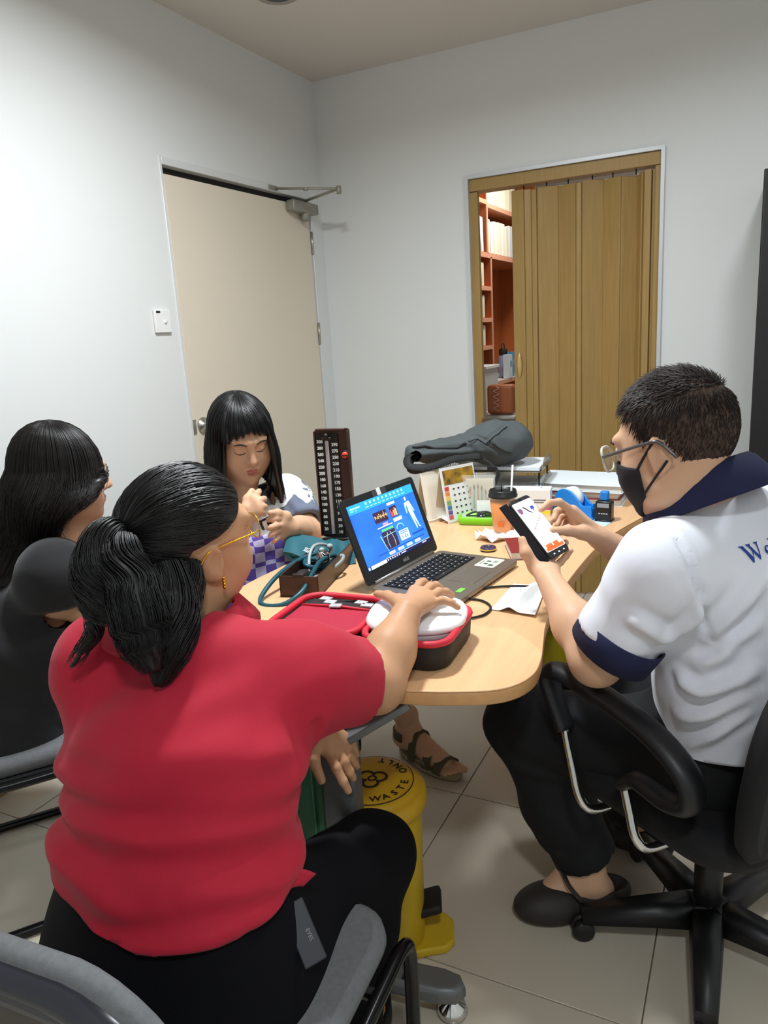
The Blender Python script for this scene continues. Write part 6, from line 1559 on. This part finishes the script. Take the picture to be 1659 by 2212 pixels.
# words run round the rim: read from outside
def rim_text(txt, r, size, a_mid, step, mb):
    n = len(txt)
    for i, ch in enumerate(txt):
        if ch != ' ':
            a = a_mid - step * (i - (n - 1) / 2); text_mb(ch, size, RZ(a) @ T(0, r, .4200 - .0) , mb=mb, bold=.0007)
def rim_text_in(txt, r, size, a_mid, step, mb):
    n = len(txt)
    for i, ch in enumerate(txt):
        if ch != ' ':
            a = a_mid + step * (i - (n - 1) / 2); text_mb(ch, size, RZ(a) @ T(0, -r, .4200) , mb=mb, bold=.0007)
rim_text_in('CLINICAL WASTE ONLY', .074, .024, 8, 17.5, lm)
for k in range(3):
    a_ = radians(120 * k + 20); ctr = (.016 * cos(a_), .016 * sin(a_))
    lm.tube([(ctr[0] + .017 * cos(a_ + t), ctr[1] + .017 * sin(a_ + t), .4212) for t in [radians(-130 + 26 * i) for i in range(11)]], .0035, 6, flat=.3)
lm.lathe([(.006, .4215), (.011, .4215)], 16); lm.build('lid_lettering', M('bin_ink', (40, 26, 14), .6), bl2)
ft_ = MB(); ft_.prism([(.05, -.075), (.10, -.06), (.145, -.052), (.165, -.03), (.165, .03), (.145, .052), (.10, .06), (.05, .075)], .001, .022, bev=.005); ft_.build('foot', ybin, bin_)
MB().box((.125, 0, .062), (.075, .075, .022), T(0, 0, 0) @ RY(-16), bev=.008, seg=3).build('pedal', M('pedal_black', (26, 24, 22), .6), bin_)
# waste basket with yellow liner near the far desk leg
wbk = thing('waste_basket', (1.655, -1.60, 0), 'waste basket with yellow plastic liner bag under the desk', 'bin')
MB().lathe([(0, .004), (.09, .004), (.115, .42), (.11, .42), (.086, .01), (0, .01)], 28).build('basket', M('basket_grey', (70, 70, 74), .5), wbk)
yb = M('liner_yellow', (206, 190, 40), .35, alpha=.9)
def liner(u, v):
    a_ = 2 * pi * u; r = (.118 + .010 * sin(5 * a_) * v + .006 * sin(11 * a_)) * (1 + .10 * v); return (r * cos(a_), r * sin(a_), .34 + .17 * v + .012 * sin(4 * a_ + 1) * v)
lin_ = MB().grid(liner, 56, 8).build('liner_bag', yb, wbk); md = lin_.modifiers.new('t', 'SOLIDIFY'); md.thickness = .0015

# ================================================================ backpack on the letter tray
bgk = thing('backpack', (1.25, -1.08, .89), 'charcoal grey backpack lying on the letter tray', 'backpack')
gfab = M('backpack_grey', (74, 80, 82), .85, bump=(420, .35, .001)); bstr = M('strap_black', (24, 24, 26), .7)
a = Sdf((.93, -1.34, .80), (1.48, -.92, 1.12), .006)
a.ell((1.3301, -1.0630, 0.9642), (.085, .095, .072), None); a.ell((1.2729, -1.1022, 0.9697), (.085, .09, .062), None, .05)
a.cone((1.2766, -1.1145, 0.9598), (1.0989, -1.2736, 0.9617), .052, .030, .06); a.cone((1.0987, -1.2724, 0.9664), (1.0556, -1.3156, 0.9729), .030, .020, .03); a.cone((1.2154, -1.2364, 0.9654), (1.0874, -1.3496, 0.9579), .028, .018, .04)
a.cone((1.1651, -1.0997, 0.9684), (1.0458, -1.2541, 0.9628), .030, .018, .04); a.cone((1.1832, -1.1978, 0.9554), (1.0533, -1.3201, 0.9605), .034, .024, .03)
v, f = piece(a, 2)
v = folds(v, f, [(pxl(p), w_, h_) for p, w_, h_ in [([(1098, 902, 2.62), (1075, 928, 2.6), (1050, 952, 2.6)], .006, -.006), ([(1050, 952, 2.6), (1020, 930, 2.6)], .006, -.005), ([(1050, 952, 2.6), (1085, 985, 2.6), (1110, 1000, 2.6)], .008, -.006), ([(890, 965, 2.55), (960, 960, 2.56), (1030, 965, 2.58)], .006, -.006), ([(890, 985, 2.52), (960, 978, 2.54), (1060, 985, 2.58)], .008, .006)]], .003, 12, 8)
v[:, 2] = np.maximum(v[:, 2], .884 + 0 * v[:, 2])
link('body', to_mesh('body', [(v, f)]), gfab, bgk, True)
bt2 = bvh_of(v, f)
def seam(pts, r, name, mat):
    out = []
    for p in smooth_path(pxl(pts), 4):
        h = bt2.find_nearest(p); out.append(h[0] + h[1] * .0015)
    MB().tube(out, r, 6).build(name, mat, bgk, True)
seam([(1098, 902, 2.6), (1075, 928, 2.58), (1050, 952, 2.57)], .002, 'seam', bstr); seam([(1020, 930, 2.57), (1050, 952, 2.57), (1110, 1005, 2.58)], .002, 'seam', bstr)
seam([(886, 955, 2.55), (960, 958, 2.55), (1010, 958, 2.56)], .004, 'zip', bstr)
def ribbon(pts, w_, name):
    g = smooth_path(pts, 5); MB().tube(g, w_, 8, flat=.22).build(name, bstr, bgk, True)
ribbon([(1.0922, -1.2989, 0.9658), (1.0616, -1.3622, 0.9597), (1.0816, -1.3950, 0.9289), (1.1438, -1.3644, 0.9247), (1.2095, -1.2918, 0.9420), (1.2813, -1.2324, 0.9412)], .014, 'shoulder_strap')
ribbon([(1.0779, -1.3072, 0.9620), (1.0581, -1.3515, 0.9203), (1.0747, -1.3475, 0.9036), (1.1103, -1.3276, 0.9106), (1.1420, -1.2977, 0.9189)], .012, 'shoulder_strap')
ribbon([(1.2921, -1.2402, 0.9346), (1.3283, -1.2507, 0.9129), (1.3487, -1.2599, 0.8829), (1.3364, -1.2762, 0.8453), (1.3250, -1.2961, 0.7924)], .010, 'hanging_strap')
MB().box((0, 0, 0), (.03, .012, .02), T(*(1.3262, -1.2601, 0.9033)), bev=.003).build('buckle', bstr, bgk, True)
